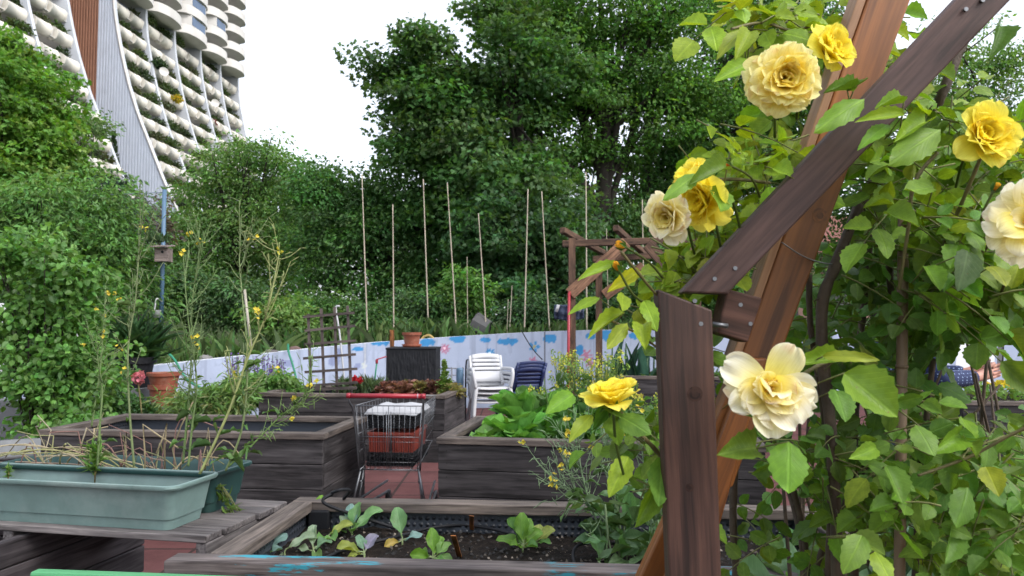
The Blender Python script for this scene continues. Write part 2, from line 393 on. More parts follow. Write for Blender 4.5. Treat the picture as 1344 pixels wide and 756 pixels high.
def fib(n):
    i = np.arange(n)+.5; ph = np.arccos(1-2*i/n); th = math.pi*(1+5**.5)*i
    return np.stack([np.cos(th)*np.sin(ph), np.sin(th)*np.sin(ph), np.cos(ph)], 1)
def rdir(n):
    return unit(rng.normal(size=(n, 3)))
def vary(col, n, dv=.25, dh=.12):
    c = np.array(col)[None]*(1+rng.normal(size=(n, 1))*dv*.5)
    return np.clip(c*(1+rng.normal(size=(n, 3))*dh*.5), .003, 1)
def curve(a, b, sag=0., n=6, side=0.):
    a, b = np.asarray(a, float), np.asarray(b, float); t = np.linspace(0, 1, n)[:, None]
    w = np.sin(t*math.pi)
    return a+(b-a)*t+w*V(0, 0, -sag)+w*np.cross(unit(b-a), V(0, 0, 1))*side
def smooth_path(pts, n=24):
    p = np.asarray(pts, float); t = np.linspace(0, len(p)-1, n); out = []
    for u in t:
        i = min(int(u), len(p)-2); f = u-i
        p0, p1, p2, p3 = p[max(i-1, 0)], p[i], p[i+1], p[min(i+2, len(p)-1)]
        out.append(.5*((2*p1)+(-p0+p2)*f+(2*p0-5*p1+4*p2-p3)*f*f+(-p0+3*p1-3*p2+p3)*f**3))
    return np.array(out)
# ================================================================ camera, light, render
cam_d = bpy.data.cameras.new('camera'); cam = bpy.data.objects.new('camera', cam_d); C.objects.link(cam)
cam.location = (0, 0, CAM_Z); cam.rotation_euler = (math.pi/2+TILT, 0, 0)
cam_d.sensor_width = 36; cam_d.lens = 36*FPX/1344; cam_d.clip_end = 2000; cam_d.clip_start = .05
cam_d.dof.use_dof = True; cam_d.dof.focus_distance = 1.9; cam_d.dof.aperture_fstop = 10
S.camera = cam
W = bpy.data.worlds.new('World'); S.world = W; W.use_nodes = True
nt = W.node_tree; nt.nodes.clear()
sky = nt.nodes.new('ShaderNodeTexSky'); sky.sky_type = 'NISHITA'; sky.sun_disc = False
SUN_EL, SUN_ROT = R(46), R(128)
sky.sun_elevation = SUN_EL; sky.sun_rotation = SUN_ROT; sky.air_density = 1.0; sky.dust_density = 4.0; sky.ozone_density = 1.2
hs = nt.nodes.new('ShaderNodeHueSaturation'); hs.inputs['Saturation'].default_value = .6
bg = nt.nodes.new('ShaderNodeBackground'); bg.inputs['Strength'].default_value = .15
wo = nt.nodes.new('ShaderNodeOutputWorld')
nt.links.new(sky.outputs[0], hs.inputs['Color']); ov = nt.nodes.new('ShaderNodeMix'); ov.data_type = 'RGBA'; ov.inputs[0].default_value = .62; ov.inputs[7].default_value = (2.62, 2.72, 2.95, 1)   # thin overcast veil over the clear sky
tcw = nt.nodes.new('ShaderNodeTexCoord'); nzw = nt.nodes.new('ShaderNodeTexNoise'); nzw.inputs['Scale'].default_value = 3.2; nzw.inputs['Detail'].default_value = 5
rw = nt.nodes.new('ShaderNodeValToRGB'); rw.color_ramp.elements[0].position = .36; rw.color_ramp.elements[0].color = (2.25, 2.36, 2.60, 1); rw.color_ramp.elements[1].position = .62; rw.color_ramp.elements[1].color = (2.9, 2.98, 3.15, 1)
nt.links.new(tcw.outputs['Generated'], nzw.inputs['Vector']); nt.links.new(nzw.outputs['Fac'], rw.inputs[0]); nt.links.new(rw.outputs[0], ov.inputs[7])
nt.links.new(hs.outputs[0], ov.inputs[6]); nt.links.new(ov.outputs[2], bg.inputs[0]); nt.links.new(bg.outputs[0], wo.inputs[0])
sd = bpy.data.lights.new('sun', 'SUN'); sd.energy = .55; sd.angle = R(32); sd.color = (1, .985, .96)
sun = bpy.data.objects.new('sun', sd); C.objects.link(sun)
sun.rotation_euler = (math.pi/2-SUN_EL, 0, math.pi-SUN_ROT)
S.render.engine = 'CYCLES'
cy = S.cycles
cy.use_denoising = True; cy.max_bounces = 9; cy.diffuse_bounces = 5; cy.glossy_bounces = 2; cy.transmission_bounces = 4; cy.transparent_max_bounces = 4
cy.caustics_reflective = False; cy.caustics_refractive = False
cy.use_adaptive_sampling = True; cy.adaptive_threshold = .02
S.view_settings.view_transform = 'Standard'; S.view_settings.look = 'None'; S.view_settings.gamma = 1
S.view_settings.exposure = EXPO = 1.78

# ================================================================ ground, hillside, wall
mb = MB(); xs = np.array([-900, -60, -20, -8, -4, 0, 4, 8, 20, 60, 900.]); ys = np.array([-40, -6, 0, 4, 8, 12, 20, 60, 200, 900.])
X, Y = np.meshgrid(xs, ys, indexing='ij'); mb.grid(np.stack([X, Y, X*0], -1), smooth=False)
tag(obj('ground', mb, M['hill']), kind='structure')
mb = MB(); X, Y = np.meshgrid(np.linspace(-9, 14, 12), np.linspace(-3, 14.5, 10), indexing='ij'); mb.grid(np.stack([X, Y, X*0+.004], -1), smooth=False)
tag(obj('paving', mb, M['paving']), kind='structure')

WT = [(-400, 9.6, 520), (190, 10.6, 481), (310, 11.4, 468), (430, 12.2, 455), (505, 12.6, 448.5), (600, 12.9, 441.5), (715, 13.1, 435), (830, 13.3, 432), (1100, 13.5, 428), (1700, 13.9, 424)]
wall_pts = np.array([at(x, y, d) for x, d, y in WT])
def wall_at(s):
    i = np.clip(np.searchsorted(wl, s)-1, 0, len(wl)-2); f = (s-wl[i])/(wl[i+1]-wl[i])
    return wall_pts[i]+(wall_pts[i+1]-wall_pts[i])*f[:, None]
wl = np.concatenate([[0], np.cumsum(np.linalg.norm(np.diff(wall_pts[:, :2], axis=0), axis=1))])
ns, nz = int(wl[-1]/.022), 62
sv = np.linspace(0, wl[-1], ns); top = wall_at(sv)
top[:, 2] += .006*np.array([mnoise.noise(Vector((q*1.3, 0, 0))) for q in sv])
# mural: colour painted per vertex on a fine grid of the plaster
P = np.zeros((ns, nz, 3)); P[:, :, :2] = top[:, None, :2]; P[:, :, 2] = top[:, 2:]*np.linspace(0, 1, nz)[None]
col = np.ones((ns, nz, 3))*V(.325, .38, .505)
U, Zc = np.repeat(sv[:, None], nz, 1), P[:, :, 2]
ppx = 672+FPX*P[:, :, 0]/(P[:, :, 1])   # used only to find where along the wall each painted motif sits
def spos(px):
    return float(np.interp(px, ppx[:, -1], sv))
def zpos(px, py):
    i = np.searchsorted(sv, spos(px)); return CAM_Z-(py-430)/FPX*P[min(i, ns-1), 0, 1]
def stamp(mask, c): col[mask] = c
nz_f = np.array([[mnoise.noise(Vector((a*5.3, b*5.3, 2))) for b in Zc[0, :]] for a in sv])
nz_g = np.array([[mnoise.noise(Vector((a*16, b*16, 7))) for b in Zc[0, :]] for a in sv])
col *= (1+.05*nz_f)[:, :, None]
BL, PK, YL, GN, LV = V(.035, .21, .45), V(.36, .15, .24), V(.36, .33, .12), V(.15, .28, .2), V(.21, .25, .40)
def cloud(px, py, w, h, c=BL, under=True):
    s0, z0 = spos(px), zpos(px, py); sc = 13/FPX; hw, hh = w*sc/2, h*sc/2
    du, dz = (U-s0)/hw, (Zc-z0)/hh
    b = np.abs(du)**3+np.maximum(dz, -dz*.9)**2
    stamp(b+nz_f*.5+nz_g*.35+.22*np.sin(du*9)*(dz < 0) < .95, c)
def flower(px, py, r, c, cc=YL, n=5):
    s0, z0 = spos(px), zpos(px, py); rr = r*13/FPX
    du, dz = U-s0, Zc-z0; d = np.hypot(du, dz); a = np.arctan2(dz, du)
    stamp(d < rr*(.68+.32*np.cos(a*n))+nz_g*.012, c); stamp(d < rr*.24, cc)
for a in ((500, 449, 26, 9), (563, 449, 20, 10), (601, 444, 22, 10), (638, 446, 15, 6), (666, 448, 26, 10), (722, 444, 18, 11), (775, 441, 14, 8), (797, 440, 22, 14), (760, 459, 12, 12), (470, 458, 16, 5), (835, 440, 20, 10), (1180, 440, 30, 12), (1240, 445, 25, 10), (1010, 440, 30, 12)): cloud(*a)
for a in ((445, 463, 10, 12), (440, 474, 14, 10), (470, 480, 8, 6), (655, 470, 6, 6), (530, 444, 8, 4), (380, 476, 12, 9), (350, 484, 7, 8)): cloud(*a, c=LV)
flower(584, 457, 7.5, PK, V(.8, .6, .7), 9); flower(643, 463, 7, BL, V(.6, .75, .85), 9); flower(701, 455, 8, BL, YL); flower(700, 474, 7, PK, PK, 5)
flower(706, 484, 7, PK, PK, 5); flower(653, 473, 4, PK, PK, 6); flower(770, 466, 8, PK, PK, 6); flower(774, 476, 8, PK, PK, 5); flower(1120, 445, 9, PK, YL); flower(690, 480, 5, PK, PK, 5)
for px in (479, 545, 627): flower(px, 480, 4, GN*.4+.4, GN*.4+.4, 3)
sj = spos(715); stamp(np.abs(U-sj) < .014, V(.06, .06, .07)); stamp(np.abs(U-spos(480)) < .006, V(.45, .48, .52))
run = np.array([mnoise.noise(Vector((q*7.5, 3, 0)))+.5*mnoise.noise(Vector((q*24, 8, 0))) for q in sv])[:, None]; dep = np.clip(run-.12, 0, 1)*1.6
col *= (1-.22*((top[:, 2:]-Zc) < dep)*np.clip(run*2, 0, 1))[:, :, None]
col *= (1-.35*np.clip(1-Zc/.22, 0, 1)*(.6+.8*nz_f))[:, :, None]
wth = (nz_f+nz_g*.6)[:, :, None]; col = np.where(wth > .42, col*.9, col)
wall = thing('garden_wall', 'long white plastered wall painted with blue clouds and flowers, beside the garden', 'wall', tuple(wall_pts[5]*V(1, 1, 0)))
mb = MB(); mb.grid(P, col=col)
nrm = np.gradient(top[:, :2], axis=0); nrm = unit(np.stack([-nrm[:, 1], nrm[:, 0]], 1))
bk = top.copy(); bk[:, :2] += nrm*.22
mb.grid(np.stack([top, bk], 1), col=(.55, .58, .64), smooth=False)
bkb = bk.copy(); bkb[:, 2] = 0; mb.grid(np.stack([bk, bkb], 1), col=(.4, .4, .4), smooth=False)
obj('painted_face', mb, M['wallpaint'], wall)

# hillside retained behind the wall
mb = MB(); n2 = 26; ii = np.linspace(0, ns-1, 90).astype(int); d2 = np.concatenate([[.2], np.geomspace(.6, 70, n2-1)])
Hs = np.zeros((90, n2, 3))
for k, dd in enumerate(d2):
    q = top[ii].copy(); q[:, :2] = top[ii][:, :2]+V(0, 1)*dd
    q[:, 0] *= 1+dd*.05
    q[:, 2] = top[ii][:, 2]-.06+.022*dd+(0 if k < 2 else .12)*np.array([mnoise.noise(Vector((a*.6, b*.6, 0))) for a, b in q[:, :2]])+np.clip(-q[:, 0]-3, 0, 30)*min(dd, 12)*.010
    Hs[:, k] = q
mb.grid(Hs); tag(obj('hillside', mb, M['hill']), kind='structure')
def hill_z(x, y):
    d = np.hypot(Hs[:, :, 0]-x, Hs[:, :, 1]-y); return float(Hs.reshape(-1, 3)[d.argmin()][2])
# ================================================================ raised beds
def bed(label, nl, width, depth, ang, H=.70, soil=.58, rimw=.095, rimt=.04, nb=4, rim='rim', side='bed', overhang=0., liner=True):
    a = R(ang); dv, wv = V(math.sin(a), math.cos(a), 0), V(math.cos(a), -math.sin(a), 0); o = V(nl[0], nl[1], 0)
    q = lambda u, v, z: o+wv*u+dv*v+V(0, 0, z)
    t = thing('raised_bed', label, 'raised bed', tuple(q(width/2, depth/2, 0)), 0, 'raised vegetable beds of weathered planks')
    bh = (H-rimt)/nb; th = .04
    def panel(p0, p1):
        mb = MB(); inw = unit(np.cross(V(0, 0, 1), unit(p1-p0)))
        for i in range(nb):
            z = bh*(i+.5)
            g = 1+rng.normal()*.12
            mb.board(p0+inw*th/2+V(0, 0, z), p1+inw*th/2+V(0, 0, z), th, bh-.005, (0, 0, 1), 0, (g, g, g*1.01))
            for e in (p0+unit(p1-p0)*.055, p1-unit(p1-p0)*.055):
                for zz in (-.04, .04):
                    s_ = e+V(0, 0, z+zz); mb.tube([s_-inw*.0015, s_+inw*.004], .0048, 8, 0, (.15, .15, .16))
        bevel(obj('side_panel', mb, M[side], t), .004)
    e = .002
    panel(q(0, 0, 0), q(width, 0, 0)); panel(q(width-e, th+e, 0), q(width-e, depth-th-e, 0)); panel(q(width, depth, 0), q(0, depth, 0)); panel(q(e, depth-th-e, 0), q(e, th+e, 0))
    zr = H-rimt/2; r = rimw; ov = .012
    sides = [((-ov+r-overhang if False else -ov-overhang, -ov+r/2), (width+ov, -ov+r/2)), ((-ov, depth+ov-r/2), (width+ov, depth+ov-r/2)),
             ((-ov+r/2, r-ov+.003), (-ov+r/2, depth+ov-r-.003)), ((width+ov-r/2, r-ov+.003), (width+ov-r/2, depth+ov-r-.003))]
    for i, (s0, s1) in enumerate(sides):
        g = 1+rng.normal()*.1
        mb = MB().board(q(*s0, zr), q(*s1, zr), r, rimt, (0, 0, 1), 0, (g, g, g))
        bevel(obj('rim_board', mb, M['rimpaint'] if (rim == 'rimpaint' and i == 0) else M['rim'], t), .005, 2)
    if liner:
        mb = MB(); k = th+.006
        for p0, p1 in (((k, k), (width-k, k)), ((k, depth-k), (width-k, depth-k)), ((k, k), (k, depth-k)), ((width-k, k), (width-k, depth-k))):
            mb.board(q(*p0, (H-rimt+soil-.1)/2), q(*p1, (H-rimt+soil-.1)/2), .004, H-rimt-soil+.09, (0, 0, 1))
        obj('liner', mb, M['liner'], t)
    n, m = int(width/.018), int(depth/.018)
    if soil < H-.3: n, m = 24, 12
    uu, vv = np.meshgrid(np.linspace(.04, width-.04, n), np.linspace(.04, depth-.04, m), indexing='ij')
    z = np.array([mnoise.noise(Vector((x*3.1, y*3.1, ang))) *.022+mnoise.noise(Vector((x*14, y*14, 3)))*.012+mnoise.noise(Vector((x*45, y*45, 9)))*.009 for x, y in zip(uu.ravel(), vv.ravel())]).reshape(uu.shape)
    P = o+uu[..., None]*wv+vv[..., None]*dv; P[..., 2] = soil+z
    mb = MB().grid(P)
    K = 900 if soil > .5 else 0
    if K:                                             # crumbs and wood chips lying in the soil
        ix = rng.integers(0, n, K), rng.integers(0, m, K); c = P[ix]+V(0, 0, .002)
        g = rng.choice([0, 1, 2], K, p=[.62, .22, .16]); cols = np.array([(.9, .9, .9), (3.2, 2.7, 2.2), (7, 6, 5)])[g]*rng.uniform(.7, 1.2, (K, 1))
        T = (V((-.5, 0, 0), (.5, 0, 0), (.4, 1, .05), (-.35, .9, 0), (0, .5, .55)), [np.array([(0, 1, 4), (1, 2, 4), (2, 3, 4), (3, 0, 4)])])
        mb.scatter(T, c, rdir(K)*V(1, 1, .25), V(0, 0, 1)+rdir(K)*.4, rng.uniform(.006, .02, K), rng.uniform(.005, .013, K), cols*.03, 1)
    obj('soil', mb, [M['soil'], M['chip']], t)
    return q, t
M['chip'] = plain('soil_crumb', (1, 1, 1), .9, var=.3, nscale=40)
qF, bedF = bed('low weathered bed of dark soil and seedlings in front, near rim smeared with turquoise paint', (-.935, 2.265), 2.05, .835, 4.4, soil=.585, rim='rimpaint', rimw=.085, overhang=.10)
qL, _ = bed('empty dark plank bed standing left of the shopping trolley', (-3.24, 5.13), 2.0, .95, 5.8, soil=.50)
qR, _ = bed('dark plank bed overgrown with big green lettuce and mustard, right of the shopping trolley', (-.47, 4.76), 2.0, 1.17, 9.5, soil=.60)
qB, _ = bed('dark plank bed behind the trolley with red lettuce and a slatted trellis', (-2.73, 8.02), 2.05, 1.02, 8.5, soil=.56)
qK, _ = bed('far grey plank bed with leek stalks between the yellow rose and the dark post', (1.15, 9.3), 2.0, 1.0, 10, H=.80, soil=.70)
qP, _ = bed('grey plank bed with yellow pansies beyond the roses at the right edge', (4.3, 7.1), 2.2, 1.0, 6, soil=.66)

# loose board across the front bed's near rim, corner posts, drip hose, plant sticks
for u, v in ((.10, .80), (.72*2.05-.25, .80)):
    mb = MB().board(qF(u, v-.02, .45), qF(u, v-.02, .668), .085, .07, (0, 1, 0)); bevel(obj('corner_block', mb, M['black'], bedF), .006)
mb = MB().board(qF(.1, -.075, .585), qF(2.2, -.065, .585), .06, .05); bevel(obj('ledge_board', mb, M['bench'], bedF), .004)
mb = MB()
hz = .607
mb.tube(smooth_path([at(429, 654, 2.95)+V(0, .05, 0), at(436, 647, 2.93), at(447, 643, 2.9), at(452, 648, 2.9)+V(0, .1, -.01), at(451, 655, 3.05)], 20), .0065, 6)
mb.tube(smooth_path([at(437, 648, 2.93), at(428, 662, 2.9), qF(.42, .74, hz)], 14), .0065, 6)
tag(obj('water_pipe', mb, M['black']), 'black water pipe looping over the front bed\'s far rim', 'pipe')
mb = MB(); mb.tube(smooth_path([gz(425, 733, .600), gz(450, 723, .605), gz(480, 714, .61), gz(520, 705, .615), gz(565, 693, .612), gz(610, 689, .612), gz(645, 694, .61), gz(680, 703, .606), gz(720, 712, .602)], 40), .0062, 6)
tag(obj('drip_hose', mb, M['black']), 'thin black drip hose lying across the soil of the front bed', 'hose', 'drip hoses in the front bed')
mb = MB(); mb.tube(smooth_path([gz(757, 748, .600), gz(752, 730, .605), gz(757, 717, .625), gz(775, 712, .63), gz(800, 713, .61), gz(835, 716, .60), gz(850, 735, .60)], 30), .0058, 6)
tag(obj('drip_hose', mb, M['black']), 'short looped drip hose end sticking up at the right of the front bed', 'hose', 'drip hoses in the front bed')
for (a, b, l) in ((gz(619, 690, .59), at(619, 677, 2.72), 'upright wooden plant stick near the hose at the back of the soil'), (gz(604, 723, .59), at(595, 703, 2.42), 'leaning wooden plant stick in the middle of the front bed')):
    mb = MB().board(a-V(0, 0, .03), b, .017, .003, (0, 1, .01), 0, (1.3, 1.2, 1)); tag(obj('plant_stick', mb, M['stake']), l, 'plant stick', 'plant sticks in the front bed')

# ================================================================ bench with the two troughs
BZ = .655
bn, bf = gz(272, 705, BZ), gz(375, 657.5, BZ)
bd = bf-bn; bl = np.linalg.norm(bd); bd = unit(bd); bw = unit(V(-bd[1], bd[0], 0))
bench = thing('slatted_bench', 'grey slatted wooden bench carrying two green plant troughs', 'bench', tuple(bn+bw*.9+bd*bl/2-V(0, 0, BZ)))
mb = MB(); n = 5; sw = bl/n
for i in range(n):
    p = bn+bd*(sw*(i+.5))-V(0, 0, .0125); ex = rng.uniform(-.012, .012)
    g = 1+rng.normal()*.1
    mb.board(p-bw*ex, p+bw*1.75, sw-.008, .025, (0, 0, 1), 0, (g, g, g))
bevel(obj('slats', mb, M['bench'], bench), .003)
for k in (.03, .85, 1.65):
    mb = MB().board(bn+bw*k+bd*.01-V(0, 0, .056), bn+bw*k+bd*(bl-.01)-V(0, 0, .056), .045, .06); bevel(obj('support_beam', mb, M['bench'], bench), .003)
for k in (.0, .03):
    pass
mb = MB().board(bn+bw*.07+bd*(bl-.06)-V(0, 0, .12), bn+bw*1.6+bd*(bl-.06)-V(0, 0, .12), .04, .045); obj('cross_rail', mb, M['bench'], bench)
for k, d in ((.03, .5), (1.65, .05), (1.65, .5)):
    mb = MB().board(V(*(bn+bw*k+bd*d)[:2], 0), V(*(bn+bw*k+bd*d)[:2], BZ-.09), .05, .05, (0, 1, 0)); obj('leg', mb, M['bench'], bench)
# planked box under the bench
pf = at(185, 740, 3.5)*V(1, 1, 0); pn0 = pf-bd*1.0
t = thing('planked_box', 'dark planked wooden box tucked under the grey bench', 'wooden box', tuple((pf+pn0)/2+bw*.45))
for nm, q0, q1 in (('side_panel', pn0, pf), ('end_panel', pn0+bw*.022, pn0+bw*.9), ('end_panel', pf+bw*.022, pf+bw*.9)):
    mb = MB()
    for i, (z0, z1) in enumerate(((.02, .145), (.150, .268), (.273, .390), (.396, .515), (.520, .615))): mb.board(q0+V(0, 0, (z0+z1)/2), q1+V(0, 0, (z0+z1)/2), .035, z1-z0, (0, 0, 1), 0, (1.5, 1.45, 1.5))
    bevel(obj(nm, mb, M['bed'], t), .003)

def trough(label, near_right, m, L=1.0, Wd=.205, Hh=.165, wave=False, fill=.07):
    """tapered plastic window box with a rolled rim and stepped foot; near_right = bottom corner"""
    t = thing('plant_trough', label, 'plant trough', tuple(near_right+bw*L/2+bd*Wd/2), 0, 'green plastic plant troughs on the bench')
    o = near_right
    def ring(z, g, rc):
        pts = []
        lo, hi = -g, g
        for cx, cy, a0 in ((L+g-rc, -g+rc, -90), (L+g-rc, Wd+g-rc, 0), (-g+rc, Wd+g-rc, 90), (-g+rc, -g+rc, 180)):
            for a in np.linspace(a0, a0+90, 6):
                pts.append((cx+rc*math.cos(R(a)), cy+rc*math.sin(R(a)), z))
        q = np.array(pts); 
        return o+q[:, :1]*bw+q[:, 1:2]*bd+q[:, 2:]*V(0, 0, 1)
    prof = [(0.0, 0.0, .03), (.038, .006, .03), (.040, .011, .032), (.15, .028, .035), (.152, .046, .045), (.160, .050, .045), (.168, .049, .045), (.170, .040, .04), (.164, .030, .035), (.148, .022, .03), (fill, .008, .03)]
    rs = [ring(z*Hh/.165, g, rc) for z, g, rc in prof]
    k = len(rs[0]); v = np.vstack(rs)
    f = [(i*k+(j+1) % k, i*k+j, (i+1)*k+j, (i+1)*k+(j+1) % k) for i in range(len(rs)-1) for j in range(k)]
    mb = MB().add(v, f+[tuple(range(k))], smooth=True)
    # bw points left, so ring winding is mirrored: normals are irrelevant to the shader
    o1 = obj('tub', mb, M[m], t)
    for p in o1.data.polygons: p.use_smooth = True
    e = o1.modifiers.new('es', 'EDGE_SPLIT'); e.split_angle = R(35)
    mb = MB(); uu, vv = np.meshgrid(np.linspace(.0, L, 60), np.linspace(0, Wd, 14), indexing='ij')
    P = o+uu[..., None]*bw+vv[..., None]*bd; P[..., 2] = o[2]+fill+.004+np.array([mnoise.noise(Vector((x*30, y*30, 1))) for x, y in zip(uu.ravel(), vv.ravel())]).reshape(uu.shape)*.008
    obj('soil', mb.grid(P), M['soil'], t)
    return t, o
trA, oA = trough('pale weathered green plant trough nearest the camera on the bench, almost empty', gz(222, 697, BZ)+V(.0, 0, .001), 'trough', fill=.10)
trB, oB = trough('dark green plant trough full of dry stalks, behind the pale trough on the bench', gz(274, 675, BZ)+V(0, .012, .001), 'troughdark', L=.95, fill=.12)

# ================================================================ green painted bench back at the lower left
g0, g1 = at(44, 751, 1.62), at(300, 760.5, 1.58)
gb = thing('green_bench', 'green painted wooden bench whose backrest edge shows at the bottom left', 'bench', (-.85, 1.45, 0))
gd = unit(g1-g0); gn = unit(np.cross(V(0, 0, 1), gd))
bevel(obj('back_board', MB().board(g0-V(0, 0, .055), g0+gd*1.3-V(0, 0, .055), .028, .12), M['green'], gb), .006, 2)
bevel(obj('back_board', MB().board(g0-V(0, 0, .205), g0+gd*1.3-V(0, 0, .205), .028, .12), M['green'], gb), .006, 2)
gy = g0-gn*.26; 
obj('seat', MB().board(V(*gy[:2], .43), V(*(gy+gd*1.3)[:2], .43), .4, .03), M['green'], gb)
for k in (.12, 1.18):
    b = g0+gd*k-gn*.035; obj('leg', MB().board(V(b[0], b[1], 0), V(b[0], b[1], g0[2]-.05), .05, .04, gd), M['green'], gb)
    b = g0+gd*k-gn*.42; obj('leg', MB().board(V(b[0], b[1], 0), V(b[0], b[1], .41), .05, .04, gd), M['green'], gb)

# ================================================================ shopping trolley
TA = R(5.0); tdv, twv = V(math.sin(TA), math.cos(TA), 0), V(math.cos(TA), -math.sin(TA), 0)
to = V(-.868, 5.12, 0)                                  # below the middle of the handle
tq = lambda u, v, z: to+twv*u+tdv*v+V(0, 0, z)
TH = .93; hw = .275
tr = thing('shopping_trolley', 'wire shopping trolley with a red handle parked between two raised beds', 'shopping trolley', tuple(tq(0, .35, 0)))
w1, w2 = .0040, .0015
mb = MB()
bt, bb = TH-.075, .41                                    # basket top and bottom
near = lambda u, z: tq(u*(.235-.035*(bt-z)/(bt-bb)), .075+.03*(bt-z)/(bt-bb), z)
def side(s, v, z):                                      # basket narrows and rises to the front
    f = v/.78; return tq(s*(.235-.035*(bt-z)/(bt-bb))*(1-.22*f), .075+v, z+.06*f*(bt-z)/(bt-bb)*1.5)
for z, r in ((bt, w1), (bt-.05, w2), ((bt+bb)/2+.005, w1*.8), ((bt+bb)/2-.03, w2), (bb+.05, w2), (bb, w1)):
    mb.tube([near(-1, z), near(1, z)], r, 5)
for u in np.linspace(-1, 1, 13):
    r = w2 if abs(abs(u)-1) > .01 and abs(abs(u)-.0625*1) > .08 else w1*.8
    mb.tube([near(u, bt), near(u, bb)], r, 5)
for u in (-.07, .07): mb.tube([near(u, bt-.04), near(u, bb)], w1*.85, 5)
obj('rear_flap', mb, M['steel'], tr)
for s in (-1, 1):
    mb = MB()
    for z, r in ((bt, w1), (bt-.1, w2), (bt-.2, w1*.7), (bt-.32, w2), (bb, w1)): mb.tube([side(s, 0, z), side(s, .78, z)], r, 5)
    for v in np.linspace(.03, .78, 13): mb.tube([side(s, v, bt), side(s, v, bb)], w2, 5)
    obj('basket_side', mb, M['steel'], tr)
mb = MB()
for z, r in ((bt, w1), (bt-.15, w2), (bt-.3, w2), (bb, w1)): mb.tube([side(-1, .78, z), side(1, .78, z)], r, 5)
for k in np.linspace(0, 1, 8): mb.tube([side(-1, .78, bt)*(1-k)+side(1, .78, bt)*k, side(-1, .78, bb)*(1-k)+side(1, .78, bb)*k], w2, 5)
obj('basket_front', mb, M['steel'], tr)
mb = MB()
for k in np.linspace(0, 1, 9): mb.tube([side(-1, .02, bb)*(1-k)+side(1, .02, bb)*k, side(-1, .78, bb)*(1-k)+side(1, .78, bb)*k], w2, 5)
for v in np.linspace(0, .78, 12): mb.tube([side(-1, v, bb), side(1, v, bb)], w2, 5)
obj('basket_floor', mb, M['steel'], tr)
mb = MB().tube([tq(-hw, 0, TH), tq(hw-.03, .0, TH)], .0165, 12); 
mb.tube([tq(hw-.027, 0, TH), tq(hw, .0, TH)], .0185, 12); mb.tube([tq(-hw, 0, TH), tq(-hw+.028, .0, TH)], .0185, 12)
mb.tube([tq(hw-.055, 0, TH), tq(hw-.047, 0, TH)], .0172, 12, 0, (1.5, 20, 12))
h = obj('handle', mb, M['red'], tr)
for s in (-1, 1):
    mb = MB().tube(smooth_path([tq(s*(hw-.012), 0, TH-.005), tq(s*(hw-.016), .01, TH-.05), tq(s*.25, .05, TH-.09), tq(s*.242, .09, TH-.2), tq(s*.215, .12, bb-.01)], 16), .008, 6)
    obj('handle_arm', mb, M['steel'], tr)
    mb = MB()
    for o2 in (0, .045):
        mb.tube([tq(s*(.205-o2*.2), .12+o2, bb), tq(s*(.275-o2*.8), .10+o2, .09)], .009, 6)
    mb.tube([tq(s*.21, .12, bb-.09), tq(s*.20, .165, bb-.085)], .007, 6)
    mb.tube([tq(s*.275, .10, .10), tq(s*.19, .86, .10)], .011, 6); mb.tube([tq(s*.275, .10, .16), tq(s*.19, .80, .19)], .009, 6)
    obj('leg_frame', mb, M['steel'], tr)
    for v, uu in ((.12, .27), (.83, .19)):
        c = tq(s*uu, v, .055)
        mb = MB().tube([c-twv*.012, c+twv*.012], .052, 16); wh = obj('wheel', mb, M['black'], tr)
        mb = MB().board(c+V(0, 0, .05), c+V(0, 0, -.005), .036, .02, tdv); obj('fork', mb, M['steel'], tr)
# what lies in the trolley
mb = MB()
def tray(mb, z, h, ua, ub, va, vb, bars):
    for s in (va, vb): 
        for k in np.linspace(0, 1, 4): mb.tube([tq(ua, s, z+h*k), tq(ub, s, z+h*k)], .004, 4)
        for u in np.linspace(ua, ub, bars): mb.tube([tq(u, s, z), tq(u, s, z+h)], .0035, 4)
    for s in (ua, ub):
        for k in np.linspace(0, 1, 4): mb.tube([tq(s, va, z+h*k), tq(s, vb, z+h*k)], .004, 4)
        for v in np.linspace(va, vb, bars): mb.tube([tq(s, v, z), tq(s, v, z+h)], .0035, 4)
    mb.board(tq((ua+ub)/2, va, z+.004), tq((ua+ub)/2, vb, z+.004), ub-ua, .004)
for i, (z, h) in enumerate(((bb+.02, .09), (bb+.285, .04), (bb+.33, .045))):
    mb = MB(); tray(mb, z, h, -.165, .165, .13, .62, 14)
    tag(obj('slotted_tray', mb, M['black']), ('black slotted tray lowest in the trolley under the red planter boxes', 'black slotted tray lying directly on the red boxes in the trolley', 'black slotted tray just under the white sheet in the trolley')[i], 'plastic tray', 'black trays in the trolley')
for i, u in enumerate((-.085, .085)):
    t = thing('planter_box', ('left', 'right')[i]+' one of two ribbed red brown planter boxes in the trolley', 'planter box', tuple(tq(u, .3, bb+.115)), 0, 'red planter boxes in the trolley')
    mb = MB(); z0, z1 = bb+.113, bb+.25
    for k in range(9):
        x = u-.066+.0165*k; mb.board(tq(x, .152, z0), tq(x*1.0, .142, z1-.02), .012, .012, tdv)
    a, b = .072, .078
    lo = [tq(u-a, .16, z0), tq(u+a, .16, z0), tq(u+a, .58, z0), tq(u-a, .58, z0)]; hi = [tq(u-b, .15, z1), tq(u+b, .15, z1), tq(u+b, .6, z1), tq(u-b, .6, z1)]
    mb.add(lo+hi, [(0, 1, 2, 3), (0, 1, 5, 4), (1, 2, 6, 5), (2, 3, 7, 6), (3, 0, 4, 7)])
    obj('box_body', mb, M['redbox'], t)
    mb = MB()
    for p, q2 in ((0, 1), (1, 2), (2, 3), (3, 0)): mb.board(hi[p]-V(0, 0, .008), hi[q2]-V(0, 0, .008), .016, .018)
    obj('rim', mb, M['redbox'], t)
mb = MB(); n, m = 22, 26; P = np.zeros((n, m, 3))
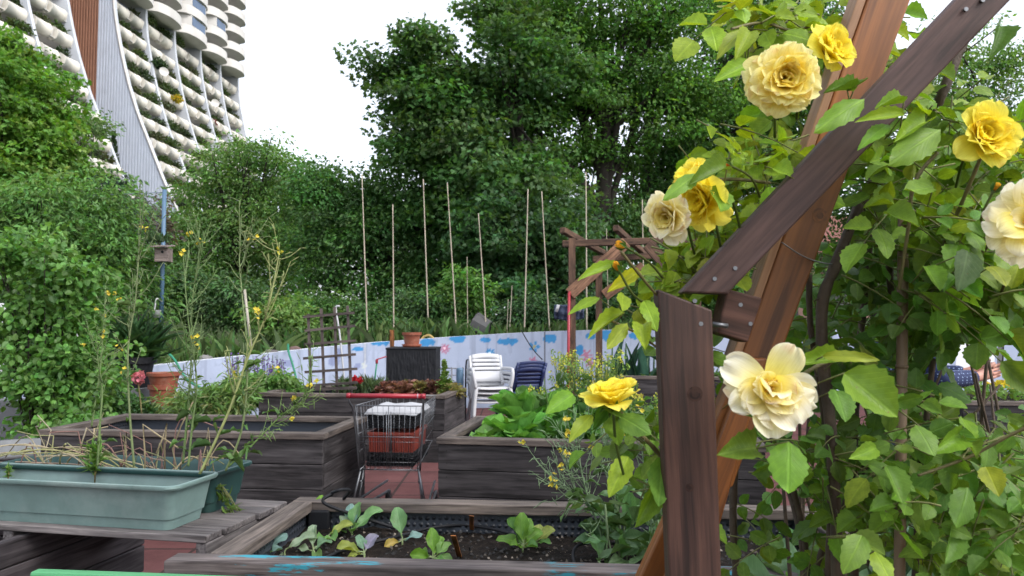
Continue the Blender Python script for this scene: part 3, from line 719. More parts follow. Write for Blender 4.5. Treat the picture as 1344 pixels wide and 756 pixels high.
for i in range(n):
    for j in range(m):
        u, v = -.185+.37*i/(n-1), .12+.5*j/(m-1); e = min(i, n-1-i, j, m-1-j)
        P[i, j] = tq(u, v, bb+.415+.006*math.sin(u*30)+.008*mnoise.noise(Vector((u*14, v*14, 0)))-(.035 if e == 0 else .006 if e == 1 else 0))
mb.grid(P); P2 = P.copy(); P2[..., 2] = bb+.378; mb.grid(P2)
for idx in (P[0], P[-1], P[:, 0], P[:, -1]):
    low = idx.copy(); low[:, 2] = bb+.378; mb.grid(np.stack([idx, low], 1))
tag(obj('folded_sheet', mb, M['cloth']), 'folded white sheet lying on top of the load in the trolley', 'sheet')

# ================================================================ things in and around the back bed
def at_z0(px, py, D): return at(px, py, D)*V(1, 1, 0)
D = 8.12
t = thing('trellis', 'grey slatted wooden trellis standing in the back bed', 'trellis', tuple(at(437, 514, D)))
for xt, xb, yt in ((404.5, 408.5, 412), (421.5, 425.5, 405), (439, 442.5, 403), (456, 461, 401)):
    obj('upright', MB().board(at(xb, 516, D), at(xt, yt, D), .028, .02, (0, 1, 0)), M['trellis'], t)
for xa, ya, xb, yb in ((398, 416, 465, 410.5), (400, 434, 466, 427.5), (399, 452, 467, 447), (398, 470.5, 467, 465), (400, 488.5, 469, 484), (408, 506, 469, 502)):
    obj('slat', MB().board(at(xa, ya, D-.022), at(xb, yb, D-.022), .022, .028, (0, 0, 1)), M['trellis'], t)
mb = MB().board(at(412, 511, D-.05), at(468, 509, D-.05), .03, .03); obj('slat', mb, M['trellis'], t)
# black textured compost box with a pot on it
D = 9.3; bl0, bt0 = at(507, 520, D), at(507, 459, D); br0 = at(572, 459, D)
cb = thing('compost_box', 'black rough box behind the red lettuce with a terracotta pot on top', 'compost box', tuple((bt0+br0)/2*V(1, 1, 0)+V(0, .3, 0)))
mb = MB(); n, m = 90, 70
def rough_face(o, a, b, nn):
    U_, V_ = np.meshgrid(np.linspace(0, 1, n), np.linspace(0, 1, m), indexing='ij'); P = o+U_[..., None]*a+V_[..., None]*b
    la, lb = np.linalg.norm(a), np.linalg.norm(b)
    h = np.array([mnoise.noise(Vector((x*la*38, y*lb*9, 2)))*.007+mnoise.noise(Vector((x*la*70, y*lb*50, 4)))*.005 for x, y in zip(U_.ravel(), V_.ravel())]).reshape(n, m)
    e = np.minimum(np.minimum(U_, 1-U_), np.minimum(V_, 1-V_)); h *= np.clip(e*30, 0, 1)
    return P+h[..., None]*nn
o_ = V(bt0[0], D, 0); a_ = V(br0[0]-bt0[0], 0, 0); h_ = V(0, 0, bt0[2]); d_ = V(0, .6, 0)
mb.grid(rough_face(o_, a_, h_, V(0, -1, 0))); mb.grid(rough_face(o_+a_, d_, h_, V(1, 0, 0))); mb.grid(rough_face(o_+d_, -d_, h_, V(-1, 0, 0))); mb.grid(rough_face(o_+d_+a_, -a_, h_, V(0, 1, 0)))
obj('box_wall', mb, M['black'], cb)
bevel(obj('lid', MB().box(o_+h_+V(-.01, -.01, .001), o_+h_+a_+d_+V(.01, .01, .025)), M['black'], cb), .006)
def pot(label, c, rt, rb, h, group='terracotta pots', saucer=False, m='terracotta', plant=None, kind='flower pot'):
    t = thing('flower_pot', label, kind, tuple(c), 0, group)
    mb = MB().lathe([(0, .001), (rb, 0), (rb+(rt-rb)*.78, h*.78), (rt*1.06, h*.79), (rt*1.08, h), (rt*.97, h), (rt*.9, h*.8), (rt*.88, h*.86), (0, h*.86)], c, 24)
    o = obj('pot_body', mb, M[m], t); o.modifiers.new('es', 'EDGE_SPLIT').split_angle = R(40)
    obj('pot_soil', MB().lathe([(rt*.93, h*.9), (0, h*.915)], c, 20), M['soil'], t)
    if saucer: obj('saucer', MB().lathe([(0, -.001), (rt*.95, 0), (rt*1.12, .035), (rt*1.08, .035), (rb*1.01, .018)], c-V(0, 0, .018), 24), M[m], t)
    return t
zl = bt0[2]+.026
pc = V(at(540, 459, D+.22)[0], D+.25, zl+.02)
pot('small terracotta pot with saucer standing on the black box', pc, .118, .088, .17, saucer=True)
mb = MB().board(V(at(515, 470, D+.62)[0], D+.64, .3), at(514.5, 433, D+.64), .055, .03, (0, 1, 0)); tag(obj('wooden_stake', mb, M['stake']), 'orange wooden stake beside the pot, behind the black box', 'stake')
# hand hoe / sprayer lance at the left of the box
t = thing('spray_lance', 'thin green watering lance with a red head left of the black box', 'watering lance', tuple(at(491, 506, 8.9)))
obj('lance_tube', MB().tube([at(490.5, 510, 8.9), at(494.5, 476, 8.9)], .010, 6), M['hose'], t)
obj('lance_head', MB().tube(smooth_path([at(494.5, 477, 8.9), at(495, 472, 8.9), at(499, 470.5, 8.9), at(507, 468, 9.0)], 10), [.017]*4+[.008]*6, 6), M['red'], t)
# galvanised rail and buckets by the chairs
t = thing('metal_rack', 'low metal rack with a grey post left of the white chairs', 'rack', tuple(at_z0(598, 500, 10.4)))
for x in (573, 593, 607.5): obj('upright', MB().tube([at_z0(x, 500, 10.4), at(x, 482, 10.4)], .012, 6), M['steel'], t)
for y in (483, 492, 501): obj('rail', MB().tube([at(570, y, 10.4), at(609, y+.5, 10.4)], .009, 6), M['steel'], t)
t2 = MB(); c = at_z0(603.5, 500, 10.25); t2.lathe([(.05, 0), (.05, .82), (.045, .84), (0, .85)], c, 14)
tag(obj('grey_post', t2, M['bluepole']), 'short blue grey tube standing left of the white chairs', 'tube')

# ================================================================ stacking chairs
def chair_proto(name, label, m, cat='garden chair', arms=True):
    """monobloc garden chair, seat front towards -y"""
    t = thing(name, label, cat)
    mb = MB(); n = 7; P = np.zeros((9, n, 3))
    for i in range(9):
        for j in range(n):
            x = -.22+.44*j/(n-1); y = -.24+.46*i/8
            P[i, j] = (x*(1-.1*i/8), y, .42-.03*i/8-.012*(1-(2*j/(n-1)-1)**2)-(.025 if i == 0 else 0))
    mb.grid(P); o = obj('seat', mb, M[m], t); o.modifiers.new('so', 'SOLIDIFY').thickness = .012
    mb = MB()
    def bk(x, z): return V(x, .20+.24*(z-.4)/.45-.05*(1-(x/.22)**2)*0+.05*(x/.23)**2*-1, z)
    for za, zb in ((.46, .60), (.615, .655), (.67, .71), (.725, .765), (.78, .845)):
        Q = np.array([[bk(x*(1 if z < .8 else .985), z-(.02*(x/.2)**2 if zb > .8 else 0)) for x in np.linspace(-.2, .2, 9)] for z in (za, (za+zb)/2, zb)])
        mb.grid(Q)
    for s in (-1, 1): mb.grid(np.array([[bk(s*x, z) for x in (.19, .215, .232)] for z in np.linspace(.42, .82, 8)]))
    o = obj('backrest', mb, M[m], t); o.modifiers.new('so', 'SOLIDIFY').thickness = .016
    for s in (-1, 1):
        o = obj('leg', MB().tube(smooth_path([V(s*.27, -.27, 0), V(s*.245, -.25, .3), V(s*.225, -.235, .42)], 8), [.026, .026, .027, .027, .028, .028, .028, .028], 8), M[m], t)
        o = obj('leg', MB().tube([V(s*.25, .32, 0), V(s*.20, .21, .41)], [.026, .026], 8), M[m], t)
        if arms:
            mb = MB().tube(smooth_path([V(s*.235, -.245, .41), V(s*.262, -.25, .55), V(s*.27, -.215, .64), V(s*.272, -.1, .655), V(s*.262, .1, .65), V(s*.225, .25, .645)], 22), .023, 8)
            obj('armrest', mb, M[m], t)
    return t
def place(o, loc, rz, label=None, tilt=0):
    o.location = tuple(loc); o.rotation_euler = (tilt, 0, rz)
    if label: o['label'] = label
    return o
DC = 10.2; cc = at_z0(640, 500, DC); chp = chair_proto('stacking_chair', 'white', 'white')
lab = ('white plastic garden chair at the bottom of the white stack', 'white plastic garden chair second from the bottom of the white stack', 'white plastic garden chair second from the top of the white stack', 'white plastic garden chair on top of the white stack')
for i in range(4):
    o = chp if i == 0 else copy_tree(chp)
    place(o, cc+V(.012*i, -.022*i+.0, .062*i), R(12), lab[i]); o['group'] = 'stacked white garden chairs'
# dark framed folding chair leaning behind, navy stack
t = thing('folding_chair', 'dark framed folded chair leaning behind the white chair stack', 'folding chair', tuple(at_z0(632, 500, 10.75)))
a, b, c2, d = at(612, 474, 10.75), at(650, 473, 10.75), at(652, 520, 10.7), at(611, 520, 10.7)
obj('frame', MB().tube(smooth_path([d*V(1, 1, 0), d, a-V(0, 0, .03), a+V(.05, 0, .012), (a+b)/2+V(0, 0, .035), b-V(.05, 0, -.012), b-V(0, 0, .03), c2, c2*V(1, 1, 0)], 40), .014, 6), M['black'], t)
obj('back_panel', MB().add([a+V(.03, .005, -.02), b+V(-.03, .005, -.02), c2+V(-.03, .005, 0), d+V(.03, .005, 0)], [(0, 1, 2, 3)]), M['grey'], t)
cn = chair_proto('stacking_chair', 'navy', 'navy')
nl = 'navy blue garden chair {} of the navy stack beside the white chairs'
for i, w in enumerate(('at the bottom', 'in the middle', 'on top')):
    o = cn if i == 0 else copy_tree(cn)
    place(o, at_z0(683, 500, 10.75)+V(.004*i, -.02*i, .062*i-.09*0), R(200+2*i), nl.format(w)); o['group'] = 'stacked navy garden chairs'
    o.location.z = -.10+.055*i if False else .045*i

# ================================================================ far pergola, red pole, hanging jacket
D = 11.5; pt = 'pergola'
t = thing('pergola', 'brown timber pergola with diagonal braces in front of the painted wall', 'pergola', tuple(at_z0(770, 480, D)))
def bar(n_, x0, y0, d0, x1, y1, d1, w, th, up=(0, 1, 0), col=(1, 1, 1)): return bevel(obj(n_, MB().board(at(x0, y0, d0), at(x1, y1, d1), *((w, th) if n_ != 'brace' else (th, w)), up, 0, col), M['pergola'], t), .006)
b = at_z0(751, 480, D)
obj('post', MB().board(b, at(750.5, 313, D), .105, .105, (0, 1, 0)), M['pergola'], t)
b = at_z0(786, 480, D+1.2); obj('post', MB().board(b, at(786, 338, D+1.2), .105, .105, (0, 1, 0)), M['pergola'], t)
for x, dd in ((905, D), (915, D+1.2)): b = at_z0(x, 480, dd); obj('post', MB().board(b, at(x, 322, dd), .105, .105, (0, 1, 0)), M['pergola'], t)
bar('beam', 738, 320, D, 930, 314, D, .10, .10); bar('beam', 778, 340, D+1.2, 930, 332, D+1.2, .10, .10)
bar('beam', 738, 302, D-.1, 792, 332, D+1.5, .09, .09, (0, 0, 1)); bar('beam', 808, 299, D-.1, 846, 333, D+1.5, .09, .09, (0, 0, 1)); bar('beam', 905, 304, D-.1, 925, 335, D+1.5, .09, .09, (0, 0, 1))
bar('brace', 748, 386, D-.07, 822, 318, D-.07, .04, .19, col=(1.9, 1.8, 1.7)); bar('brace', 793, 388, D+1.13, 845, 350, D+1.13, .04, .19, col=(1.9, 1.8, 1.7)); bar('brace', 905, 384, D-.07, 850, 320, D-.07, .04, .19)
mb = MB(); b0 = at_z0(744.5, 480, D-.15); mb.tube([b0, at(747, 384, D-.12)], .022, 8); mb.tube([at(746.5, 420, D-.12), at(747.5, 382, D-.12)], [.028, .014], 8)
tag(obj('red_pole', mb, M['red']), 'slim red pole leaning against the front post of the far pergola', 'pole')
t = thing('hung_jacket', 'navy jacket with white stripes hung in the far pergola', 'jacket', tuple(at(746, 420, 12.4)))
mb = MB(); n, m = 10, 14; P = np.zeros((n, m, 3))
for i in range(n):
    for j in range(m):
        x, y = 729+36*j/(m-1), 401+20*i/(n-1)*(1-.35*abs(j/(m-1)-.5)); P[i, j] = at(x, y, 12.4+.05*math.sin(j*1.7)+.02*math.sin(i))
o = obj('cloth', mb.grid(P), M['jeans'], t); o.modifiers.new('so', 'SOLIDIFY').thickness = .03
for x in (733, 763):
    mb = MB().tube([at(x, 400, 12.33), at(x-3, 409, 12.33)], .03, 6); obj('stripe', mb, M['white'], t)

# ================================================================ bamboo poles
mbk = [(475, 229, 483, 448, 1), (515.5, 268, 517, 446, 1), (555.5, 235, 563, 441, 1), (587, 240, 600, 441, 1), (613, 337, 614, 440, .6), (628, 280, 639, 437, 1), (693, 248, 688, 436, 1.1), (711, 251, 722, 434, 1), (672, 375, 668, 436, .7), (667, 393, 665, 436, .6), (769, 226, 770, 434, 1.1), (843, 262, 846, 434, 1), (796, 300, 799, 434, .6)]
for i, (x0, y0, x1, y1, r) in enumerate(mbk):
    d = 13.6+.1*(i % 3); a, b = at(x1, y1+3, d), at(x0, y0, d+rng.uniform(-.2, .2)); a = a-V(0, 0, .1)
    side = rng.uniform(-.05, .05); p = curve(a, b, 0, 14, side); mb = MB().tube(p, np.linspace(.0155, .009, 14)*r, 6, 0, (1.1, 1.05, 1))
    for k in range(1, 13, 2): mb.tube([p[k]-(p[k+1]-p[k])*.03, p[k]+(p[k+1]-p[k])*.03], .0175*r*(1-.03*k), 6, 0, (.7, .65, .55))
    words = ['leftmost tall', 'shorter second', 'third tall', 'fourth tall leaning', 'dark stubby', 'leaning middle', 'straight tall', 'tall leaning, just left of the pergola,', 'short thin', 'shortest thin', 'tallest, inside the pergola,', 'rightmost', 'thin dark'][i]
    tag(obj('bamboo_pole', mb, M['bamboo']), f'{words} bamboo bean pole standing behind the painted wall', 'bamboo pole', 'bamboo poles behind the wall')
# crumpled basket, dark cable, yellow hose on the wall
t = MB(); c = at(640, 433, 13.9); 
t.lathe([(.20, 0), (.26, .28), (.27, .30), (.24, .29), (.18, .02), (0, .02)], (0, 0, 0), 9, 0, (.45, .43, .42), False)
o = obj('old_basket', t, M['grey'], None, True); o.location = c-V(0, 0, .03); o.rotation_euler = (R(-30), R(-62), R(20)); tag(o, 'grey old basket tipped over behind the top of the painted wall', 'basket')
tag(obj('black_cable', MB().tube(curve(at(684, 433, 13.0), at(712, 472, 12.8), .05, 8), .010, 5), M['black']), 'thin black cable hanging down over the painted wall', 'cable')
tag(obj('yellow_hose', MB().tube(smooth_path([at(553, 447, 12.95), at(556, 442, 12.95), at(563, 440, 12.9), at(569, 444, 12.85)], 14), .02, 6), M['yellow']), 'yellow hose arching over the wall top behind the terracotta pot', 'hose')
tag(obj('green_hose', MB().tube(smooth_path([at(378, 452, 11.9), at(379, 463, 11.6), at(384, 478, 11.5), at(389, 500, 11.45), at(389, 530, 11.4)], 24), .017, 6), M['hose']), 'green hose hanging down the wall left of the trellis', 'hose', 'green hoses over the wall')
tag(obj('green_hose', MB().tube(smooth_path([at(214, 466, 10.75), at(222, 465, 10.6), at(231, 475, 10.45), at(240, 491, 10.4), at(252, 503, 10.3), at(268, 511, 10.2)], 24), .017, 6), M['hose']), 'green hose curving down the wall behind the red pots', 'hose', 'green hoses over the wall')
for i, (x, y, c, l) in enumerate(((385, 459, (1, .6, .5), 'pinkish brick lying on the wall top behind the trellis'), (268, 470, (1.3, 1.2, 1.1), 'pale stone lying on the low wall end'), (355, 463, (.7, .6, .55), 'brown stone lying on the wall top left of the trellis'))):
    p = at(x, y, (12.05, 11.3, 11.8)[i]); mb = MB()
    g = fib(60)*V(.11, .07, .055)*(1+.12*rng.normal(size=(60, 1))); bm_ = __import__('bmesh').new()
    for q in g: bm_.verts.new(q+p+V(0, .06, 0))
    __import__('bmesh').ops.convex_hull(bm_, input=bm_.verts); bm_.verts.ensure_lookup_table(); bm_.verts.index_update()
    mb.add([v.co for v in bm_.verts], [tuple(v.index for v in f.verts) for f in bm_.faces], col=c)
    tag(obj('stone', mb, M['grey']), l, 'stone', 'loose stones on the wall')

# ================================================================ left side: fence, bird box, hanging pot, pots
D = 12.9; zb = at(211, 437, D)[2]-.4
f = thing('wire_fence', 'tall chain link fence with a blue grey post at the foot of the slope', 'fence', tuple(at(211, 437, D)-V(0, 0, .4)))
obj('post', MB().tube([at(210.7, 455, D), at(216, 249, D)], .036, 10), M['bluepole'], f)
ptop, pbot = at(216, 250, D), at(211, 440, D)
L0t = ptop+V(-4.2, 1.2, .05)
obj('post', MB().tube([L0t-V(0, 0, 2.8), L0t], .036, 8), M['bluepole'], f)
mb = MB(); hN = 2.1; step = .075; fd = L0t-ptop; fl = np.linalg.norm(fd)
for k in np.arange(-hN, fl, step):
    for s in (1, -1):
        a0, z0, a1, z1 = (k, 0, k+hN, -hN) if s > 0 else (k+hN, 0, k, -hN)
        pts = []
        for tt in np.linspace(0, 1, 2): pts.append((a0+(a1-a0)*tt, z0+(z1-z0)*tt))
        (x0, y0), (x1, y1) = pts
        lo, hi = min(x0, x1), max(x0, x1); c0, c1 = max(lo, 0), min(hi, fl)
        if c1-c0 < .01: continue
        y_at = lambda x: y0+(y1-y0)*(x-x0)/(x1-x0)
        mb.tube([ptop+fd/fl*c0+V(0, 0, y_at(c0)-.03), ptop+fd/fl*c1+V(0, 0, y_at(c1)-.03)], .0022, 3, cap=False)
mb.tube([ptop-V(0, 0, .03), L0t-V(0, 0, .03)], .006, 4)
obj('wire_mesh', mb, M['net'], f)
D2 = D-.14
t = thing('bird_box', 'weathered wooden bird box with a slanted roof fixed to the blue fence post', 'bird box', tuple(at(215, 345, D2)))
a, b = at(206, 344, D2), at(224, 326, D2)
bevel(obj('box_body', MB().box((a[0], D2-.10, a[2]), (b[0], D2+.09, b[2])), M['birdbox'], t), .004)
cx, cz = (a[0]+b[0])/2, (a[2]+b[2])/2
obj('entrance', MB().tube([V(cx+.02, D2-.104, cz+.05), V(cx+.02, D2-.09, cz+.05)], .022, 12), M['black'], t)
bevel(obj('roof', MB().board(V(cx, D2-.19, b[2]+.01), V(cx, D2+.12, b[2]+.06), .29, .022), M['birdbox'], t), .003)
pc = at(205.5, 417, D2)
t = thing('hanging_pot', 'small white pot hanging from the blue fence post', 'hanging pot', tuple(pc))
obj('pot_body', MB().lathe([(0, 0), (.055, 0), (.078, .125), (.082, .13), (.07, .13), (.065, .11), (0, .11)], pc, 16), M['white'], t)
obj('hook', MB().tube(smooth_path([pc+V(-.05, 0, .12), pc+V(-.03, 0, .2), pc+V(-.02, 0, .30), pc+V(0, .02, .33), pc+V(.04, .1, .28)], 14), .013, 6), M['white'], t)
# two stacked terracotta pots
D = 8.6; c = V(at(213, 532, D)[0], D, 0); zt = at(213, 532, D)[2]
tag(obj('stone_plinth', MB().box((c[0]-.75, D-.12, 0), (c[0]+.22, D+.35, zt-.003)), M['grey']), 'grey stone plinth under the stacked terracotta pots', 'plinth')
pot('larger lower terracotta pot carrying another pot beside the wall', V(c[0], D, zt), .150, .115, .24)
pot('upper terracotta pot set inside a larger pot beside the wall', V(c[0]+.012, D, zt+.208), .175, .135, .17)
# dark iris tub
D = 8.9; ci = V(at(172, 500, D)[0], D, 0); zi = at(172, 508, D)[2]
tag(obj('stone_slab', MB().box((ci[0]-.5, D-.3, 0), (ci[0]+.25, D+.3, zi-.003)), M['grey']), 'grey concrete slab carrying the dark iris tub', 'slab')
pot('large dark plastic tub planted with long green iris leaves', V(ci[0], D, zi), .26, .20, .36, group=None, m='black', kind='plant tub')
# grey round tub and white post in the shrubs at the far left
c = gz(18, 592, .42)
t = MB().lathe([(.36, -.42), (.42, 0), (.44, .0), (.44, .04), (.36, .04), (.34, -.1), (0, -.1)], c, 32); tag(obj('zinc_tub', t, M['grey']), 'grey round tub half hidden behind the left shrub', 'tub')
D = 8.0
mb = MB().box((at(-40, 500, D)[0], D, 0), (at(35, 500, D)[0], D+.3, at(0, 526, D)[2])); tag(obj('low_wall', mb, M['grey']), 'low grey concrete wall at the left edge behind the shrub', 'low wall')
D = 8.3
for x, y0, l in ((103, 430, 'thin white post showing through the middle of the left shrub'), (3, 398, 'white post at the far left edge behind the shrub')):
    mb = MB().tube([at_z0(x, 500, D), at(x, y0, D)], .036, 8); tag(obj('white_post', mb, M['white']), l, 'post', 'white posts in the shrubs')
mb = MB().tube([at(331, 470, 11.6), at(321, 380, 11.6)], .022, 6); tag(obj('grey_stake', mb, M['bamboo']), 'pale grey stake rising behind the wild rocket stems', 'stake')
t = thing('white_pipe', 'thin pale pipe with a curved tip standing behind the trellis', 'pipe', tuple(at_z0(452, 500, 8.7)))
obj('tube', MB().tube(smooth_path([at(452, 500, 8.7), at(446, 440, 8.7), at(441, 408, 8.7), at(442, 402, 8.7), at(446, 402, 8.7)], 20), .011, 6), M['white'], t)
# house and roof glimpsed through the roses
hz_ = thing('garden_house', 'low pink rendered house with a red tiled roof glimpsed through the roses', 'house', tuple(at_z0(1150, 430, 30)))
obj('wall', MB().box((9, 30, 0), (19, 36, 4.3)), M['pink'], hz_)
obj('roof', MB().prism([V(8.6, 29.4, 4.3), V(8.6, 36.6, 4.3), V(8.6, 33, 6.4)], V(10.8, 0, 0)), M['roof'], hz_)
for x in (10.5, 13, 15.5): obj('window', MB().box((x, 29.96, 1.6), (x+1.1, 29.995, 3)), M['glassdark'], hz_)
# ================================================================ terraced apartment tower
BA = math.atan((750-672)/FPX); be, bn_ = V(math.sin(BA), math.cos(BA), 0), V(math.cos(BA), -math.sin(BA), 0)
def bpx(px, py, s):
    d = ray(px, py); p = V(0, 0, CAM_Z)+d*(s/np.dot(d, be)); return np.dot(p, bn_), p[2]
S1 = 85.
prof_px = [(148, 0), (152, 33), (158, 67), (167, 107), (180, 150), (197, 193), (215, 240)]
PX_, PZ_ = np.array([bpx(x, y, S1) for x, y in prof_px]).T
PX_ = np.concatenate([[PX_[0]-.15, PX_[0]-.1], PX_, [PX_[-1]+2.6, PX_[-1]+8]]); PZ_ = np.concatenate([[75, 50], PZ_, [PZ_[-1]-5, 0]])
Xp = lambda z: np.interp(z, PZ_[::-1], PX_[::-1])
bw_ = lambda x, s, z: bn_*x+be*s+V(0, 0, z)
tw = thing('apartment_tower', 'tall white terraced apartment tower with flaring fins and planted balconies behind the trees', 'apartment tower', tuple(bw_(-62, 90, 0)))
XB = -82.
M['finwall'] = plain('fin_wall', (.66, .70, .77), .85, var=.10, nscale=.4)
def fin(s, ztop, th=.45, name='fin', x0=XB, m='concrete'):
    zs = np.linspace(0, ztop, 34); pts = [bw_(x0, s, 0)]+[bw_(Xp(z)+.15, s, z) for z in zs]+[bw_(x0, s, ztop)]
    return obj(name, MB().prism(pts, be*th), M['finwall'], tw)
sk = np.array([.725, .81, .89, 1.0, 1.08, 1.163, 1.25, 1.325, 1.40])*S1
for s in sk: fin(s, 64)
# ribbed cladding on the near gable: brown to the left, white to the flared edge
xb = bpx(130, 0, S1)[0]; xa = bpx(70, 0, S1)[0]
mb = MB(); 
for x in np.arange(xa, xb-.1, .36): mb.add(*[[bw_(x+dx, S1-ds, z) for z in (0, 64) for dx, ds in ((0, .002), (.05, .09), (.23, .09), (.28, .002))], [(0, 1, 5, 4), (1, 2, 6, 5), (2, 3, 7, 6)]])
mb.add([bw_(xa, S1-.02, 0), bw_(xb, S1-.02, 0), bw_(xb, S1-.02, 64), bw_(xa, S1-.02, 64)], [(0, 1, 2, 3)], col=(.6, .55, .55))
obj('brown_cladding', mb, M['brown'], tw)
mb = MB(); x = xb
while x < Xp(2)-.1:
    zt = 64 if x+.3 < PX_[0] else float(np.interp(x+.25, PX_, PZ_))
    mb.add([bw_(x+dx, S1-ds, z) for z in (0, zt) for dx, ds in ((0.0, .002), (.05, .11), (.25, .11), (.30, .002))], [(0, 1, 5, 4), (1, 2, 6, 5), (2, 3, 7, 6)])
    x += .37
obj('white_cladding', mb, M['fin'], tw)
mb = MB(); zs = np.linspace(0, 64, 40)
mb.tube([bw_(Xp(z)+.12, S1-.12, z) for z in zs], .12, 6); obj('edge_trim', mb, M['concrete'], tw)
FH = 2.92; Z0 = 3.0
floors = Z0+FH*np.arange(0, 21)
plants = []
def tw_shrub(p, r, colr, name, label, cat, group, cone=False):
    n = int(170*min(2.2, r*r*1.4+.4)); 
    if cone: q = rng.random((n, 3)); a = q[:, 0]*6.283; h = q[:, 1]**1.4; rad = (1-h)*r*.42*np.sqrt(q[:, 2]); pos = p+np.stack([np.cos(a)*rad, np.sin(a)*rad, h*r*2.4], 1); dd = unit(np.stack([np.cos(a)*.4, np.sin(a)*.4, np.ones(n)], 1))
    else: pos = p+rdir(n)*V(r*.75, r*1.25, r*.55)*rng.random((n, 1))**.45+V(0, 0, r*.4); dd = rdir(n)
    mb = MB().scatter(T_KITE, pos, dd, rdir(n), rng.uniform(.3, .55, n), rng.uniform(.16, .3, n), vary(colr, n, .5, .2))
    return tag(obj(name, mb, M['leaf']), label, cat, group)
nb = 0
for k in range(len(sk)-1):
    sa, sb = sk[k]+.45, sk[k+1]; w = sb-sa
    if k == 2: # stair bay: plain wall
        obj('stair_wall', MB().box((0, 0, 0), (.1, .1, .1)) if False else MB().prism([bw_(XB, sa, 0), bw_(xa+2, sa, 0), bw_(xa+2, sa, 64), bw_(XB, sa, 64)], be*w), M['brown'], tw); continue
    # recess walls floor by floor, glazing, slabs
    mbw, mbs = MB(), MB()
    for i, z in enumerate(floors):
        xe = Xp(z)-(.8 if z < 42.5 else 0); xr = min(Xp(z+FH)-2.7, xe-1.9)
        if z > 42.5: xr = PX_[0]-1.7
        mbw.prism([bw_(xr, sa, z+.2), bw_(xr, sb, z+.2), bw_(xr, sb, z+FH), bw_(xr, sa, z+FH)], bn_*-.3)
        mbs.prism([bw_(xr-.5, sa, z), bw_(xe-.1 if z < 42.5 else xe+.1, sa, z), bw_(xe-.1 if z < 42.5 else xe+.1, sb, z), bw_(xr-.5, sb, z)], V(0, 0, .2))
        if z > 4:
            wm = MB(); s0 = sa+w*(.15 if z > 30 else .1); s1 = sa+w*(.5 if z > 30 else .8)
            wm.prism([bw_(xr+.02, s0, z+.9), bw_(xr+.02, s1, z+.9), bw_(xr+.02, s1, z+2.4), bw_(xr+.02, s0, z+2.4)], bn_*.05)
            if 30 < z or i % 2 == 0: obj('window', wm, M['glassdark'], tw)
    obj('recess_wall', mbw, M['concrete'], tw); obj('floor_slabs', mbs, M['concrete'], tw)
    for i, z in enumerate(floors):
        if z < 9: continue
        vis = bw_(Xp(z), (sa+sb)/2, z); yy = 430-(z-CAM_Z)/vis[1]*FPX
        if yy < -60: continue
        if z < 41:
            # two round planter troughs in a white frame
            xe = Xp(z+.2)-1.1+.3*(z < 25); ho = w/2
            b = MB()
            for q in (0, .5, 1.0):
                ss = sa+.06+(w-.12)*q; c = bw_(xe, ss, z)
                b.prism([bw_(xe-.75, ss-.07, z-.1), bw_(xe+.75, ss-.07, z-.02), bw_(xe+1.0, ss-.07, z+.95), bw_(xe+.8, ss-.07, z+1.0), bw_(xe+.0, ss-.07, z+.35), bw_(xe-.7, ss-.07, z+.3)], be*.14)
            b.prism([bw_(xe+.55, sa, z-.12), bw_(xe+.8, sa, z-.05), bw_(xe+.8, sa, z+.05), bw_(xe+.55, sa, z+.0)], be*w)
            bal = obj('balcony', b, M['concrete'], tw)
            for h_ in (0, 1):
                s0, s1 = sa+.42+h_*ho, sa+ho*(h_+1)-.42
                tb = MB().tube([bw_(xe+.42, s0, z+.52), bw_(xe+.42, s0+.06, z+.52), bw_(xe+.42, s0+.06, z+.52), bw_(xe+.42, s1-.06, z+.52), bw_(xe+.42, s1-.06, z+.52), bw_(xe+.42, s1, z+.52)], [.78, .78, .72, .72, .78, .78], 14); obj('planter_trough', tb, M['eternit'], bal)
            nb += 1
            if rng.random() < .92:
                for h_ in ((0, 1) if rng.random() < .6 else (int(rng.integers(2)),)):
                    plants.append((bw_(xe+.25, sa+ho*(h_+rng.uniform(.3, .7)), z+1.15), rng.uniform(.75, 1.5), k))
        else:
            # bulging round-cornered parapets of the upper floors
            b = MB(); xe = PX_[0]; out = 2.3; ring = []
            for a_ in np.linspace(0, 1, 13):
                tt = math.sin(a_*math.pi)**.32; ring.append((xe+out*tt, sa-.3+(w+.6)*a_))
            P = np.array([[bw_(x, s, zz) for x, s in ring] for zz in (z-.25, z-.25, z+1.0, z+1.05)])
            b.grid(P[1:], smooth=True)
            bot = [bw_(x, s, z-.25) for x, s in ring]; b.add(bot, [tuple(range(len(bot)))])
            b.add([bw_(x, s, z+.0) for x, s in ring], [tuple(range(len(bot)))])
            inn = np.array([[bw_(x-.18, s, zz) for x, s in ring] for zz in (z+1.05, z)]); b.grid(np.stack([P[3], inn[0]], 0)); b.grid(inn)
            obj('balcony', b, M['concrete'], tw)
            if k == 5 or k == 6 and i % 2:
                bx = MB(); bx.prism([bw_(xe, sa+.4, z+1.06), bw_(xe+1.9, sa+1.2, z+1.06), bw_(xe+1.9, sb-1.6, z+1.06), bw_(xe, sb-.6, z+1.06)], V(0, 0, FH-1.35)); bo = obj('bay_window', bx, M['concrete'], tw)
                gm = MB().prism([bw_(xe+1.92, sa+1.4, z+1.25), bw_(xe+1.92, sb-1.8, z+1.25), bw_(xe+1.92, sb-1.8, z+2.5), bw_(xe+1.92, sa+1.4, z+2.5)], bn_*.04); obj('pane', gm, M['glassblue'], bo)
for x in (bpx(208, 97, 92)[0],): pass
